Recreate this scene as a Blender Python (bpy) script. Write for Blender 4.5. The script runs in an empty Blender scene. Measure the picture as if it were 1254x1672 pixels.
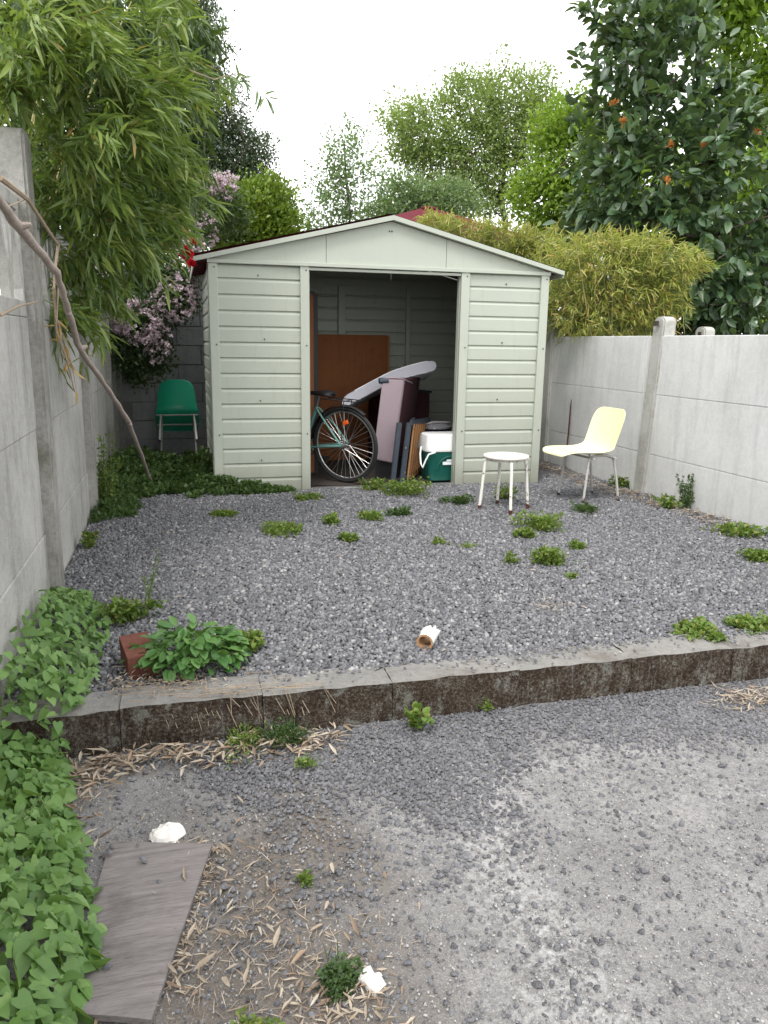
import bpy, bmesh, math, random
import numpy as np
from mathutils import Vector, Matrix, Euler
R_ = math.radians
random.seed(7); rng = np.random.default_rng(11)
S = bpy.context.scene
COL = S.collection
# ------------------------------------------------------------------ camera
IMG_C = np.array([627., 836.]); FPX = 1250.; CAM_H = 1.36
def _n(v):
    v = np.array(v, float); return v/np.linalg.norm(v)
_dy = _n((290-627, 281, -FPX)); _dx = _n((5420-627, 207, -FPX)); _dx = _n(_dx-_dy*_dx.dot(_dy)); _dz = np.cross(_dx, _dy)
RM = np.array([_dx, _dy, _dz]); CP = np.array([0, 0, CAM_H])
cd = bpy.data.cameras.new('camera'); cam = bpy.data.objects.new('camera', cd); COL.objects.link(cam)
M4 = np.eye(4); M4[:3, :3] = RM; M4[:3, 3] = CP
cam.matrix_world = Matrix(M4.tolist())
cd.sensor_fit = 'HORIZONTAL'; cd.sensor_width = 36; cd.lens = 36*FPX/1254.; cd.clip_end = 500; cd.clip_start = .05
S.camera = cam
# ------------------------------------------------------------------ sky, sun, exposure
SUN_EL, SUN_AZ = R_(58), R_(215)            # azimuth clockwise from +Y
w = bpy.data.worlds.new('World'); S.world = w; w.use_nodes = True
nt = w.node_tree; nt.nodes.clear()
sk = nt.nodes.new('ShaderNodeTexSky'); sk.sky_type = 'NISHITA'; sk.sun_disc = False
sk.sun_elevation = SUN_EL; sk.sun_rotation = SUN_AZ; sk.air_density = 1.0; sk.dust_density = 1.0; sk.ozone_density = 1.0
hs = nt.nodes.new('ShaderNodeHueSaturation'); hs.inputs['Saturation'].default_value = .12
bg = nt.nodes.new('ShaderNodeBackground'); bg.inputs['Strength'].default_value = .15
wo = nt.nodes.new('ShaderNodeOutputWorld')
cl = nt.nodes.new('ShaderNodeMix'); cl.data_type = 'RGBA'; cl.inputs[0].default_value = .8; cl.inputs[7].default_value = (8.5, 8.6, 8.7, 1)   # even cloud cover
nt.links.new(sk.outputs[0], hs.inputs['Color']); nt.links.new(hs.outputs[0], cl.inputs[6]); nt.links.new(cl.outputs[2], bg.inputs['Color']); nt.links.new(bg.outputs[0], wo.inputs['Surface'])
sl = bpy.data.lights.new('sun', 'SUN'); sl.energy = 1.3; sl.angle = R_(18); sl.color = (1, .97, .93)
so = bpy.data.objects.new('sun', sl); COL.objects.link(so)
sd = Vector((math.sin(SUN_AZ)*math.cos(SUN_EL), math.cos(SUN_AZ)*math.cos(SUN_EL), math.sin(SUN_EL)))
so.rotation_euler = sd.to_track_quat('Z', 'Y').to_euler(); so.location = (0, -3, 6)
S.view_settings.view_transform = 'Standard'; S.view_settings.look = 'None'
S.view_settings.exposure = 1.08; S.view_settings.gamma = 1.0; S.view_settings.use_curve_mapping = False
S.render.resolution_x = 768; S.render.resolution_y = 1024
# ------------------------------------------------------------------ pixel helpers (photo pixels -> rays)
def ray(px, py): return _n(RM@np.array([px-IMG_C[0], -(py-IMG_C[1]), -FPX]))
def onz(px, py, z): d = ray(px, py); return CP+d*((z-CAM_H)/d[2])
def ony(px, py, y): d = ray(px, py); return CP+d*(y/d[1])
def onx(px, py, x): d = ray(px, py); return CP+d*(x/d[0])
def toP(p): q = (np.atleast_2d(p)-CP)@RM; return np.stack([IMG_C[0]+FPX*q[:, 0]/-q[:, 2], IMG_C[1]-FPX*q[:, 1]/-q[:, 2]], 1)
# ------------------------------------------------------------------ node materials
def nd(nt, typ, ins=None, **at):
    n = nt.nodes.new('ShaderNode'+typ)
    for k, v in at.items(): setattr(n, k, v)
    for k, v in (ins or {}).items():
        s = n.inputs[k]
        if hasattr(v, 'is_output'): nt.links.new(v, s)
        else: s.default_value = v
    return n
def col(c): return (c[0], c[1], c[2], 1)
def newmat(name):
    m = bpy.data.materials.new(name); m.use_nodes = True; m.node_tree.nodes.clear(); return m, m.node_tree
def finish(nt, sh, disp=None):
    o = nd(nt, 'OutputMaterial', {'Surface': sh})
def mixc(nt, fac, a, b, blend='MIX'):
    n = nt.nodes.new('ShaderNodeMix'); n.data_type = 'RGBA'; n.blend_type = blend
    for i, v in ((0, fac), (6, a), (7, b)):
        if hasattr(v, 'is_output'): nt.links.new(v, n.inputs[i])
        else: n.inputs[i].default_value = col(v) if i else v
    return n.outputs[2]
def ramp(nt, fac, stops, interp='LINEAR'):
    n = nt.nodes.new('ShaderNodeValToRGB'); nt.links.new(fac, n.inputs[0]); cr = n.color_ramp; cr.interpolation = interp
    while len(cr.elements) < len(stops): cr.elements.new(.5)
    for e, (p, c) in zip(cr.elements, stops):
        e.position = p; e.color = col(c) if hasattr(c, '__len__') else (c, c, c, 1)
    return n.outputs[0]
def pos(nt, scale=(1, 1, 1), obj=False):
    src = nd(nt, 'TexCoord').outputs['Object'] if obj else nd(nt, 'NewGeometry').outputs['Position']
    return nd(nt, 'Mapping', {'Vector': src, 'Scale': scale}).outputs[0]
def noise(nt, vec, scale, detail=4, rough=.6, dist=0):
    return nd(nt, 'TexNoise', {'Vector': vec, 'Scale': scale, 'Detail': detail, 'Roughness': rough, 'Distortion': dist}).outputs[0]
def bump(nt, h, strength=.3, dist=.01, normal=None):
    i = {'Height': h, 'Strength': strength, 'Distance': dist}
    if normal is not None: i['Normal'] = normal
    return nd(nt, 'Bump', i).outputs[0]
def bsdf(nt, c, rough=.8, nrm=None, metal=0, spec=.3, **kw):
    i = {'Base Color': col(c) if not hasattr(c, 'is_output') else c, 'Roughness': rough, 'Metallic': metal, 'Specular IOR Level': spec}
    if nrm is not None: i['Normal'] = nrm
    i.update(kw)
    return nd(nt, 'BsdfPrincipled', i).outputs[0]
def plain(name, c, rough=.6, metal=0, spec=.4, var=.12, scale=9, bmp=.05, obj=False):
    m, nt = newmat(name); v = pos(nt, obj=obj)
    a = noise(nt, v, scale, 5); b = noise(nt, v, scale*11, 3)
    f = mixc(nt, .5, a, b)
    cc = ramp(nt, f, [(.3, [x*(1-var) for x in c]), (.7, [min(1, x*(1+var)) for x in c])])
    finish(nt, bsdf(nt, cc, rough, bump(nt, b, bmp, .005), metal, spec)); return m
def concrete(name, lo, hi, dark=(.05, .05, .045), streak=.5, speck=.5, green=None, bmp=.5):
    m, nt = newmat(name); v = pos(nt); vs = pos(nt, (1, 1, .12))
    a = noise(nt, v, 2.3, 6, .65); b = noise(nt, v, 38, 6, .7); s = noise(nt, vs, 9, 5, .65); c = noise(nt, v, 210, 3, .6)
    base = ramp(nt, mixc(nt, .45, a, b), [(.32, lo), (.66, hi)])
    sm = ramp(nt, s, [(.5, 0), (.75, streak)])
    base = mixc(nt, sm, base, [x*.45 for x in lo])
    sp = ramp(nt, mixc(nt, .35, b, c), [(.6, 0), (.68, speck)])
    base = mixc(nt, sp, base, dark)
    wh = ramp(nt, noise(nt, v, 70, 4, .8), [(.6, 0), (.72, .35)])
    base = mixc(nt, wh, base, [min(.8, x*1.35) for x in hi])
    if green:
        g = ramp(nt, noise(nt, v, 3.1, 6, .75), [(.52, 0), (.7, .7)]); base = mixc(nt, g, base, green)
    h = mixc(nt, .5, b, c)
    finish(nt, bsdf(nt, base, .92, bump(nt, h, bmp, .006), 0, .2)); return m
def leafmat(name, cols, rough=.45, trans=.3, spec=.4, tint=.35):
    m, nt = newmat(name)
    at = nd(nt, 'Attribute', attribute_name='rnd').outputs['Fac']; oi = nd(nt, 'ObjectInfo').outputs['Random']
    f = nd(nt, 'Math', {0: nd(nt, 'Math', {0: at, 1: oi}, operation='ADD').outputs[0]}, operation='FRACT').outputs[0]
    c = ramp(nt, f, [(i/(len(cols)-1), x) for i, x in enumerate(cols)])
    n2 = noise(nt, pos(nt), 60, 2); c = mixc(nt, ramp(nt, n2, [(.35, 0), (.75, .25)]), c, [x*.55 for x in cols[0]])
    p = bsdf(nt, c, rough, None, 0, spec)
    t = nd(nt, 'BsdfTranslucent', {'Color': mixc(nt, tint, c, (.35, .5, .05))}).outputs[0]
    finish(nt, nd(nt, 'MixShader', {0: trans, 1: p, 2: t}).outputs[0]); return m
def shade_paint(name, c, dirt=(.22, .2, .15), amt=.35, rough=.5):
    m, nt = newmat(name); v = pos(nt)
    a = noise(nt, v, 3, 6, .7); b = noise(nt, pos(nt, (2, 2, .25)), 12, 5, .7); s = noise(nt, v, 160, 2)
    cc = mixc(nt, ramp(nt, a, [(.3, 0), (.8, .3)]), c, [x*.8 for x in c])
    cc = mixc(nt, ramp(nt, b, [(.55, 0), (.85, amt)]), cc, dirt)
    cc = mixc(nt, ramp(nt, s, [(.68, 0), (.76, .5)]), cc, dirt)
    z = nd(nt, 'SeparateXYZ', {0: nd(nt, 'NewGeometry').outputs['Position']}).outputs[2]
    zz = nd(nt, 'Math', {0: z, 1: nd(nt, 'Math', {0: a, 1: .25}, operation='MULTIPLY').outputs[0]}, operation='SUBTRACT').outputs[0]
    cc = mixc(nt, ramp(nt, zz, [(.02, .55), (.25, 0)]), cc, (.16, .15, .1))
    finish(nt, bsdf(nt, cc, rough, bump(nt, noise(nt, v, 25, 3), .06, .01), 0, .4)); return m
def rusty(name, c, amt=.6, rust=(.12, .045, .02)):
    m, nt = newmat(name); v = pos(nt)
    a = noise(nt, v, 26, 6, .7); b = noise(nt, v, 120, 4, .7)
    z = nd(nt, 'SeparateXYZ', {0: nd(nt, 'NewGeometry').outputs['Position']}).outputs[2]
    low = ramp(nt, z, [(.17, .16), (.24, 0)])
    f = nd(nt, 'Math', {0: a, 1: low}, operation='ADD').outputs[0]
    k = ramp(nt, f, [(amt, 0), (amt+.05, 1)])
    cc = mixc(nt, k, c, ramp(nt, b, [(.3, [x*.5 for x in rust]), (.7, rust)]))
    finish(nt, bsdf(nt, cc, .5, bump(nt, b, .2, .003), 0, .4)); return m

MT = {}
MT['wall_left'] = concrete('weathered_concrete_grey', (.26, .255, .24), (.50, .49, .465), streak=.6, speck=.95, bmp=1.3)
MT['post_left'] = concrete('weathered_post_concrete', (.17, .165, .15), (.40, .39, .36), streak=.5, speck=.95, bmp=1.6, green=(.09, .085, .055))
MT['wall_right'] = concrete('pale_concrete', (.50, .50, .49), (.68, .68, .67), streak=.35, speck=.4, bmp=.7)
MT['post_right'] = concrete('pale_post_concrete', (.33, .325, .30), (.47, .465, .44), streak=.35, speck=.5, bmp=.7, green=(.2, .19, .14))
MT['block'] = concrete('cement_block', (.19, .195, .2), (.31, .31, .315), streak=.3, speck=.6, bmp=1.0)
MT['mortar'] = concrete('mortar', (.17, .165, .155), (.27, .26, .25), bmp=.8)
MT['shed'] = shade_paint('pale_green_metal', (.385, .41, .35))
MT['shed_trim'] = shade_paint('pale_green_trim', (.395, .42, .36), amt=.25)
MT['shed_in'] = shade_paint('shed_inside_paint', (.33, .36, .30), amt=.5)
MT['roof'] = plain('burgundy_roof_sheet', (.10, .012, .02), .75, spec=.15)
MT['alu'] = plain('dull_aluminium', (.45, .45, .44), .45, .8)
MT['screw'] = plain('screw_head', (.05, .05, .045), .5, .4)
MT['kerb_top'] = concrete('kerb_concrete', (.14, .135, .125), (.27, .26, .245), speck=.7, streak=.2, bmp=1.2, green=(.10, .075, .055))
def moss():
    m, nt = newmat('mossy_kerb_face'); v = pos(nt); vs = pos(nt, (1, 1, .3))
    a = noise(nt, v, 7, 7, .7); b = noise(nt, vs, 22, 6, .75); c = noise(nt, v, 90, 4, .7)
    d = noise(nt, pos(nt, (1, 1, .15)), 45, 5, .8)
    f = mixc(nt, .5, mixc(nt, .45, a, b), c)
    cc = ramp(nt, f, [(.36, (.014, .010, .008)), (.47, (.042, .028, .019)), (.55, (.10, .085, .068)), (.66, (.27, .26, .24))])
    cc = mixc(nt, ramp(nt, d, [(.56, 0), (.66, .55)]), cc, (.24, .23, .215))
    cc = mixc(nt, ramp(nt, noise(nt, v, 170, 4, .8), [(.52, 0), (.62, .7)]), cc, (.015, .011, .009))
    cc = mixc(nt, ramp(nt, noise(nt, v, 11, 6, .8), [(.56, 0), (.63, .65)]), cc, (.20, .205, .18))
    finish(nt, bsdf(nt, cc, .95, bump(nt, mixc(nt, .5, c, noise(nt, v, 200, 3)), 1.2, .01), 0, .15)); return m
MT['moss'] = moss()
def yardfloor():
    m, nt = newmat('old_concrete_floor'); v = pos(nt)
    at = lambda n: nd(nt, 'Attribute', attribute_name=n).outputs['Fac']
    a = noise(nt, v, 4, 7, .7); b = noise(nt, v, 55, 6, .75); c = noise(nt, v, 240, 3, .7)
    cc = ramp(nt, mixc(nt, .5, a, b), [(.36, (.105, .10, .098)), (.62, (.235, .228, .223))])
    sp = ramp(nt, c, [(.54, 0), (.64, .8)]); cc = mixc(nt, sp, cc, (.34, .33, .325))
    sp = ramp(nt, noise(nt, v, 130, 5, .8), [(.53, 0), (.63, .75)]); cc = mixc(nt, sp, cc, (.08, .076, .076))
    df = nd(nt, 'Math', {0: at('dirt'), 1: ramp(nt, b, [(.3, .55), (.65, 1.0)])}, operation='MULTIPLY').outputs[0]
    cc = mixc(nt, df, cc, ramp(nt, c, [(.3, (.075, .06, .048)), (.7, (.17, .145, .12))]))
    lf = nd(nt, 'Math', {0: at('lime'), 1: ramp(nt, mixc(nt, .5, b, noise(nt, v, 18, 6, .75)), [(.46, 0), (.66, .9)])}, operation='MULTIPLY').outputs[0]
    cc = mixc(nt, lf, cc, (.50, .49, .48))
    finish(nt, bsdf(nt, cc, .95, bump(nt, mixc(nt, .5, b, c), .7, .006), 0, .15)); return m
MT['floor'] = yardfloor()
MT['gravel_bed'] = plain('gravel_bed_grit', (.10, .10, .105), .95, var=.5, scale=40, bmp=.6)
MT['soil'] = plain('dark_soil', (.05, .04, .032), .95, var=.4, scale=20, bmp=.8)
def pebble(nm='crushed_grey_stone', k=1.):
    m, nt = newmat(nm)
    at = nd(nt, 'Attribute', attribute_name='rnd').outputs['Fac']
    if k != 1: at = nd(nt, 'Math', {0: at, 1: k}, operation='MULTIPLY').outputs[0]
    c = ramp(nt, at, [(0, (.05, .051, .058)), (.3, (.09, .092, .103)), (.65, (.135, .137, .15)), (.93, (.20, .20, .21)), (1, (.34, .33, .32))])
    n = noise(nt, pos(nt), 300, 3)
    c = mixc(nt, ramp(nt, n, [(.4, 0), (.7, .4)]), c, (.25, .24, .23))
    finish(nt, bsdf(nt, c, .8, None, 0, .3)); return m
MT['grit'] = pebble('pale_grit', 1.25); MT['pebble'] = pebble(); MT['pebble_dark'] = pebble('dark_crushed_stone', .74)
def wood(name, lo, hi, axis=1, scale=6, crack=.5):
    m, nt = newmat(name)
    sc = [scale*6]*3; sc[axis] = scale*.35
    v = pos(nt, tuple(sc), True)
    a = noise(nt, v, 1.2, 6, .7, .3); b = noise(nt, v, 5, 4, .7)
    cc = ramp(nt, mixc(nt, .5, a, b), [(.3, lo), (.68, hi)])
    cc = mixc(nt, ramp(nt, b, [(.62, 0), (.7, crack)]), cc, [x*.35 for x in lo])
    cc = mixc(nt, ramp(nt, noise(nt, pos(nt), 8, 5), [(.5, 0), (.75, .45)]), cc, [x*.6 for x in lo])
    finish(nt, bsdf(nt, cc, .85, bump(nt, b, .4, .004), 0, .2)); return m
MT['grey_wood'] = wood('grey_weathered_plywood', (.085, .074, .071), (.26, .235, .228), 0, 9, .9)
MT['brown_board'] = wood('orange_brown_hardboard', (.20, .075, .028), (.26, .10, .04), 2, 2, .1)
MT['slat_wood'] = wood('varnished_slats', (.23, .11, .045), (.36, .19, .085), 2, 6)
MT['branch'] = wood('pale_dead_bark', (.22, .175, .15), (.42, .36, .32), 2, 6, .6)
MT['bark'] = plain('tree_bark', (.075, .06, .048), .9, var=.4, scale=14, bmp=.6)
MT['culm'] = plain('bamboo_culm', (.22, .2, .07), .5, var=.3)
MT['stem'] = plain('green_stem', (.09, .14, .04), .6, var=.3)
MT['drystem'] = plain('dry_stem', (.27, .21, .15), .8, var=.4)
MT['yellow'] = plain('pale_yellow_plastic', (.83, .77, .47), .38, spec=.5, var=.04, scale=4, bmp=.02)
MT['green'] = plain('emerald_green_plastic', (.02, .43, .25), .33, spec=.5, var=.08, scale=4, bmp=.02)
MT['chrome'] = rusty('dull_chrome', (.42, .41, .39), .62)
MT['stoolpaint'] = rusty('chipped_white_paint', (.72, .70, .64), .60)
MT['stooltop'] = rusty('worn_cream_top', (.66, .63, .55), .68, (.25, .19, .12))
MT['brick'] = concrete('red_brick', (.095, .036, .027), (.19, .075, .055), dark=(.03, .018, .015), streak=.3, speck=.8, bmp=1.2)
MT['mint'] = rusty('mint_green_frame_paint', (.13, .28, .245), .68)
MT['black'] = plain('black_rubber', (.014, .014, .015), .6, var=.3)
MT['rim'] = plain('steel_rim', (.5, .5, .5), .3, .9)
MT['reflector'] = plain('orange_reflector', (.75, .12, .02), .25)
MT['mauve'] = plain('mauve_fabric', (.26, .205, .225), .9, var=.1, scale=120, bmp=.3)
MT['maroon'] = plain('dark_maroon_fabric', (.045, .012, .016), .9, var=.2, scale=60, bmp=.3)
MT['mattress'] = plain('pale_grey_ticking', (.52, .51, .56), .9, var=.05, scale=60, bmp=.2)
MT['slate'] = plain('slate_blue_metal', (.035, .045, .06), .45, var=.2)
MT['cooler_green'] = plain('dark_green_plastic', (.006, .085, .065), .38, var=.1, bmp=.03)
MT['white_plastic'] = plain('white_plastic', (.78, .78, .77), .4, var=.04, bmp=.02)
MT['grey_plastic'] = plain('grey_plastic', (.42, .41, .39), .5)
MT['sticker'] = plain('pale_sticker_print', (.62, .66, .68), .5, var=.5, scale=45)
MT['plum'] = plain('dark_plum_enamel', (.02, .014, .025), .25, var=.2)
MT['terracotta'] = plain('tan_core', (.36, .2, .1), .8, var=.25)
MT['pottery'] = plain('chalky_white_pottery', (.62, .60, .56), .7, var=.2, scale=30, bmp=.3)
MT['rust'] = plain('rust_red_iron', (.075, .022, .016), .8, var=.4, scale=40)
MT['pink'] = leafmat('pale_pink_petals', [(.50, .38, .43), (.66, .54, .59), (.76, .68, .71)], .7, .3, .2, 0.)
MT['red'] = leafmat('red_petals', [(.55, .01, .025), (.70, .02, .04), (.62, .012, .05)], .6, .3, .2, 0.)
MT['orange'] = leafmat('orange_brown_withered', [(.36, .15, .04), (.46, .20, .05), (.27, .10, .03)], .7, .3, .2, 0.)
MT['glass'] = None
m, nt = newmat('clear_lid_glass'); finish(nt, bsdf(nt, (.8, .8, .85), .08, None, 0, .5, **{'Transmission Weight': .85, 'IOR': 1.45})); MT['glass'] = m
L = {}
L['bamboo'] = leafmat('bamboo_leaf_green', [(.06, .115, .03), (.13, .20, .04), (.19, .26, .05), (.26, .31, .085), (.10, .17, .045), (.22, .29, .10)], .38, .35, .5)
L['bamboo_in'] = leafmat('shaded_bamboo_leaf', [(.03, .06, .02), (.05, .09, .025), (.07, .12, .03)], .5, .2)  # darker bamboo palette: deep shade inside the thicket is put into the colour
L['bamboo_dry'] = leafmat('bamboo_leaf_tan', [(.45, .25, .06), (.35, .24, .10), (.5, .34, .14)], .6)
L['bamboo_y'] = leafmat('bamboo_leaf_yellow', [(.22, .26, .05), (.34, .36, .075), (.42, .42, .10), (.48, .42, .16), (.18, .24, .05)], .45, .4)
L['laurel'] = leafmat('laurel_leaf', [(.03, .065, .03), (.05, .10, .042), (.08, .14, .06), (.065, .12, .06), (.12, .19, .07)], .33, .2, .7)
L['evergreen'] = leafmat('dark_evergreen_leaf', [(.025, .045, .025), (.04, .065, .035), (.06, .09, .045)], .4, .2)
L['privet'] = leafmat('yellow_green_leaf', [(.07, .13, .015), (.13, .20, .02), (.19, .26, .03), (.09, .16, .02)], .42)
L['tree'] = leafmat('hazy_tree_leaf', [(.14, .20, .06), (.20, .27, .08), (.26, .33, .10), (.17, .24, .07)], .5, .42)  # lifted palette: overexposed haze is put into the leaf colour
L['tree_b'] = leafmat('blue_green_leaf', [(.10, .165, .075), (.15, .22, .10), (.19, .26, .12)], .5, .35)
L['bright'] = leafmat('bright_spring_leaf', [(.10, .19, .02), (.17, .28, .03), (.24, .36, .04), (.13, .23, .02)], .45, .42)
L['bind'] = leafmat('bindweed_leaf', [(.075, .155, .04), (.12, .22, .055), (.16, .285, .075), (.09, .18, .045), (.22, .34, .11)], .5, .3)
L['dock'] = leafmat('clump_leaf', [(.05, .135, .035), (.085, .19, .05), (.13, .25, .07), (.065, .155, .04)], .45, .28)
L['weed'] = leafmat('weed_leaf', [(.07, .13, .025), (.12, .20, .035), (.18, .26, .045), (.10, .17, .03), (.28, .28, .08)], .55, .3)
L['weed_dark'] = leafmat('dark_weed_leaf', [(.03, .065, .02), (.05, .095, .028), (.075, .125, .04)], .55, .25)
L['cover'] = leafmat('ground_cover_leaf', [(.03, .07, .022), (.055, .11, .032), (.09, .155, .045), (.06, .115, .035), (.13, .19, .06)], .5, .25)
L['shrub'] = leafmat('shrub_leaf', [(.03, .06, .022), (.05, .09, .03), (.08, .125, .045)], .5, .25)
L['dry'] = leafmat('dry_leaf_straw', [(.30, .24, .175), (.41, .345, .265), (.52, .46, .375), (.34, .245, .17), (.22, .165, .125)], .75, .15, .2, 0.)

# ------------------------------------------------------------------ object helpers
WL = {}                                       # world location of each parent (translations only)
def tag(o, label=None, cat=None, group=None, kind=None):
    if label: o['label'] = label
    if cat: o['category'] = cat
    if group: o['group'] = group
    if kind: o['kind'] = kind
    return o
def thing(name, loc, label, cat, group=None, rot=None):
    o = bpy.data.objects.new(name, None); COL.objects.link(o); o.location = loc; o.empty_display_size = .1
    if rot is not None: o.rotation_euler = rot
    WL[o] = np.array(loc, float); return tag(o, label, cat, group)
def link(name, me, parent=None, world=True):
    o = bpy.data.objects.new(name, me); COL.objects.link(o)
    if parent is not None:
        o.parent = parent
        if world: o.location = tuple(-WL[parent]); WL[o] = np.zeros(3)
        else: WL[o] = np.zeros(3)
    else: WL[o] = np.zeros(3)
    return o
class MB:
    def __init__(s): s.bm = bmesh.new()
    def box(s, c, d, rot=None, bev=0):
        mt = Matrix.Translation(c) @ (Euler(rot).to_matrix().to_4x4() if rot is not None else Matrix()) @ Matrix.Diagonal((*d, 1))
        r = bmesh.ops.create_cube(s.bm, size=1, matrix=mt)
        if bev:
            es = list({e for v in r['verts'] for e in v.link_edges})
            bmesh.ops.bevel(s.bm, geom=es, offset=bev, segments=2, affect='EDGES', profile=.6)
        return s
    def poly(s, vs, fs):
        vv = [s.bm.verts.new(tuple(v)) for v in vs]
        for f in fs: s.bm.faces.new([vv[i] for i in f])
        return s
    def prism(s, pts, ext):                    # closed polygon pts (3D) extruded by vector ext
        n = len(pts); e = np.array(ext, float)
        vs = [np.array(p, float) for p in pts]+[np.array(p, float)+e for p in pts]
        return s.poly(vs, [list(range(n))[::-1], list(range(n, 2*n))]+[[i, (i+1) % n, n+(i+1) % n, n+i] for i in range(n)])
    def tube(s, pts, rad, n=8, cap=True):
        pts = [Vector(p) for p in pts]; m = len(pts)
        if not hasattr(rad, '__len__'): rad = [rad]*m
        rings = []; up = None
        for i, p in enumerate(pts):
            t = (pts[min(i+1, m-1)]-pts[max(i-1, 0)]).normalized()
            if up is None: up = Vector((0, 0, 1)) if abs(t.z) < .9 else Vector((1, 0, 0))
            a = t.cross(up)
            if a.length < 1e-5: a = t.orthogonal()
            a.normalize(); b = a.cross(t); up = b
            rings.append([s.bm.verts.new(p+(a*math.cos(2*math.pi*k/n)+b*math.sin(2*math.pi*k/n))*rad[i]) for k in range(n)])
        for i in range(m-1):
            for k in range(n): s.bm.faces.new([rings[i][k], rings[i][(k+1) % n], rings[i+1][(k+1) % n], rings[i+1][k]])
        if cap and n > 2: s.bm.faces.new(rings[0][::-1]); s.bm.faces.new(rings[-1])
        return s
    def ring(s, c, ax, r, tr, n=40, m=8):      # torus
        c = Vector(c); ax = Vector(ax).normalized(); u = ax.orthogonal().normalized(); v = ax.cross(u); rr = []
        for i in range(n):
            a = 2*math.pi*i/n; d = u*math.cos(a)+v*math.sin(a)
            rr.append([s.bm.verts.new(c+d*(r+tr*math.cos(2*math.pi*k/m))+ax*tr*math.sin(2*math.pi*k/m)) for k in range(m)])
        for i in range(n):
            for k in range(m): s.bm.faces.new([rr[i][k], rr[(i+1) % n][k], rr[(i+1) % n][(k+1) % m], rr[i][(k+1) % m]])
        return s
    def lathe(s, c, prof, n=32):               # prof: (r,z) about vertical axis at c
        rr = []
        for r, z in prof:
            rr.append([s.bm.verts.new((c[0]+r*math.cos(2*math.pi*k/n), c[1]+r*math.sin(2*math.pi*k/n), c[2]+z)) for k in range(n)] if r > 1e-6 else [s.bm.verts.new((c[0], c[1], c[2]+z))])
        for a, b in zip(rr[:-1], rr[1:]):
            for k in range(n):
                f = [a[k % len(a)], a[(k+1) % len(a)], b[(k+1) % len(b)], b[k % len(b)]]
                f = list(dict.fromkeys(f))
                if len(f) > 2: s.bm.faces.new(f)
        return s
    def grid(s, P):                            # P[i][j] points -> surface
        vv = [[s.bm.verts.new(tuple(p)) for p in r] for r in P]
        for i in range(len(vv)-1):
            for j in range(len(vv[0])-1): s.bm.faces.new([vv[i][j], vv[i][j+1], vv[i+1][j+1], vv[i+1][j]])
        return s
    def mesh(s, name, mats, smooth=False):
        bmesh.ops.recalc_face_normals(s.bm, faces=s.bm.faces)
        me = bpy.data.meshes.new(name); s.bm.to_mesh(me); s.bm.free()
        for m_ in (mats if isinstance(mats, (list, tuple)) else [mats]): me.materials.append(m_)
        if smooth:
            me.shade_smooth()
            try: me.set_sharp_from_angle(angle=R_(40))
            except Exception: pass
        return me
    def build(s, name, mat, parent=None, smooth=False, world=True):
        return link(name, s.mesh(name, mat, smooth), parent, world)
def arrmesh(name, V, F, mat, rnd=None, attrs=None, smooth=False):
    V = np.ascontiguousarray(V, np.float32); me = bpy.data.meshes.new(name); k = F.shape[1]
    me.vertices.add(len(V)); me.vertices.foreach_set('co', V.ravel())
    me.loops.add(F.size); me.loops.foreach_set('vertex_index', np.ascontiguousarray(F, np.int32).ravel())
    me.polygons.add(len(F)); me.polygons.foreach_set('loop_start', np.arange(0, F.size, k, dtype=np.int32))
    me.update(calc_edges=True)
    at = dict(attrs or {})
    if rnd is not None: at['rnd'] = rnd
    for n_, a in at.items():
        A = me.attributes.new(n_, 'FLOAT', 'POINT'); A.data.foreach_set('value', np.ascontiguousarray(a, np.float32))
    me.materials.append(mat)
    if smooth: me.shade_smooth()
    return me
# ---- value noise
_lat = rng.random((256, 256))
def vnoise(x, y, sc=1., seed=0, octv=4):
    x = np.asarray(x, float)*sc+seed*17.3; y = np.asarray(y, float)*sc+seed*9.1; out = 0; amp = .5; tot = 0
    for o in range(octv):
        xi = np.floor(x).astype(int); yi = np.floor(y).astype(int); fx = x-xi; fy = y-yi
        fx = fx*fx*(3-2*fx); fy = fy*fy*(3-2*fy); g = lambda i, j: _lat[i % 256, j % 256]
        out = out+amp*((g(xi, yi)*(1-fx)+g(xi+1, yi)*fx)*(1-fy)+(g(xi, yi+1)*(1-fx)+g(xi+1, yi+1)*fx)*fy)
        tot += amp; amp *= .5; x = x*2.03+5; y = y*2.03+3
    return out/tot
G = .15
def gz(x, y): return G+(vnoise(x, y, 1.3, 3, 3)-.5)*.05
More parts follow.
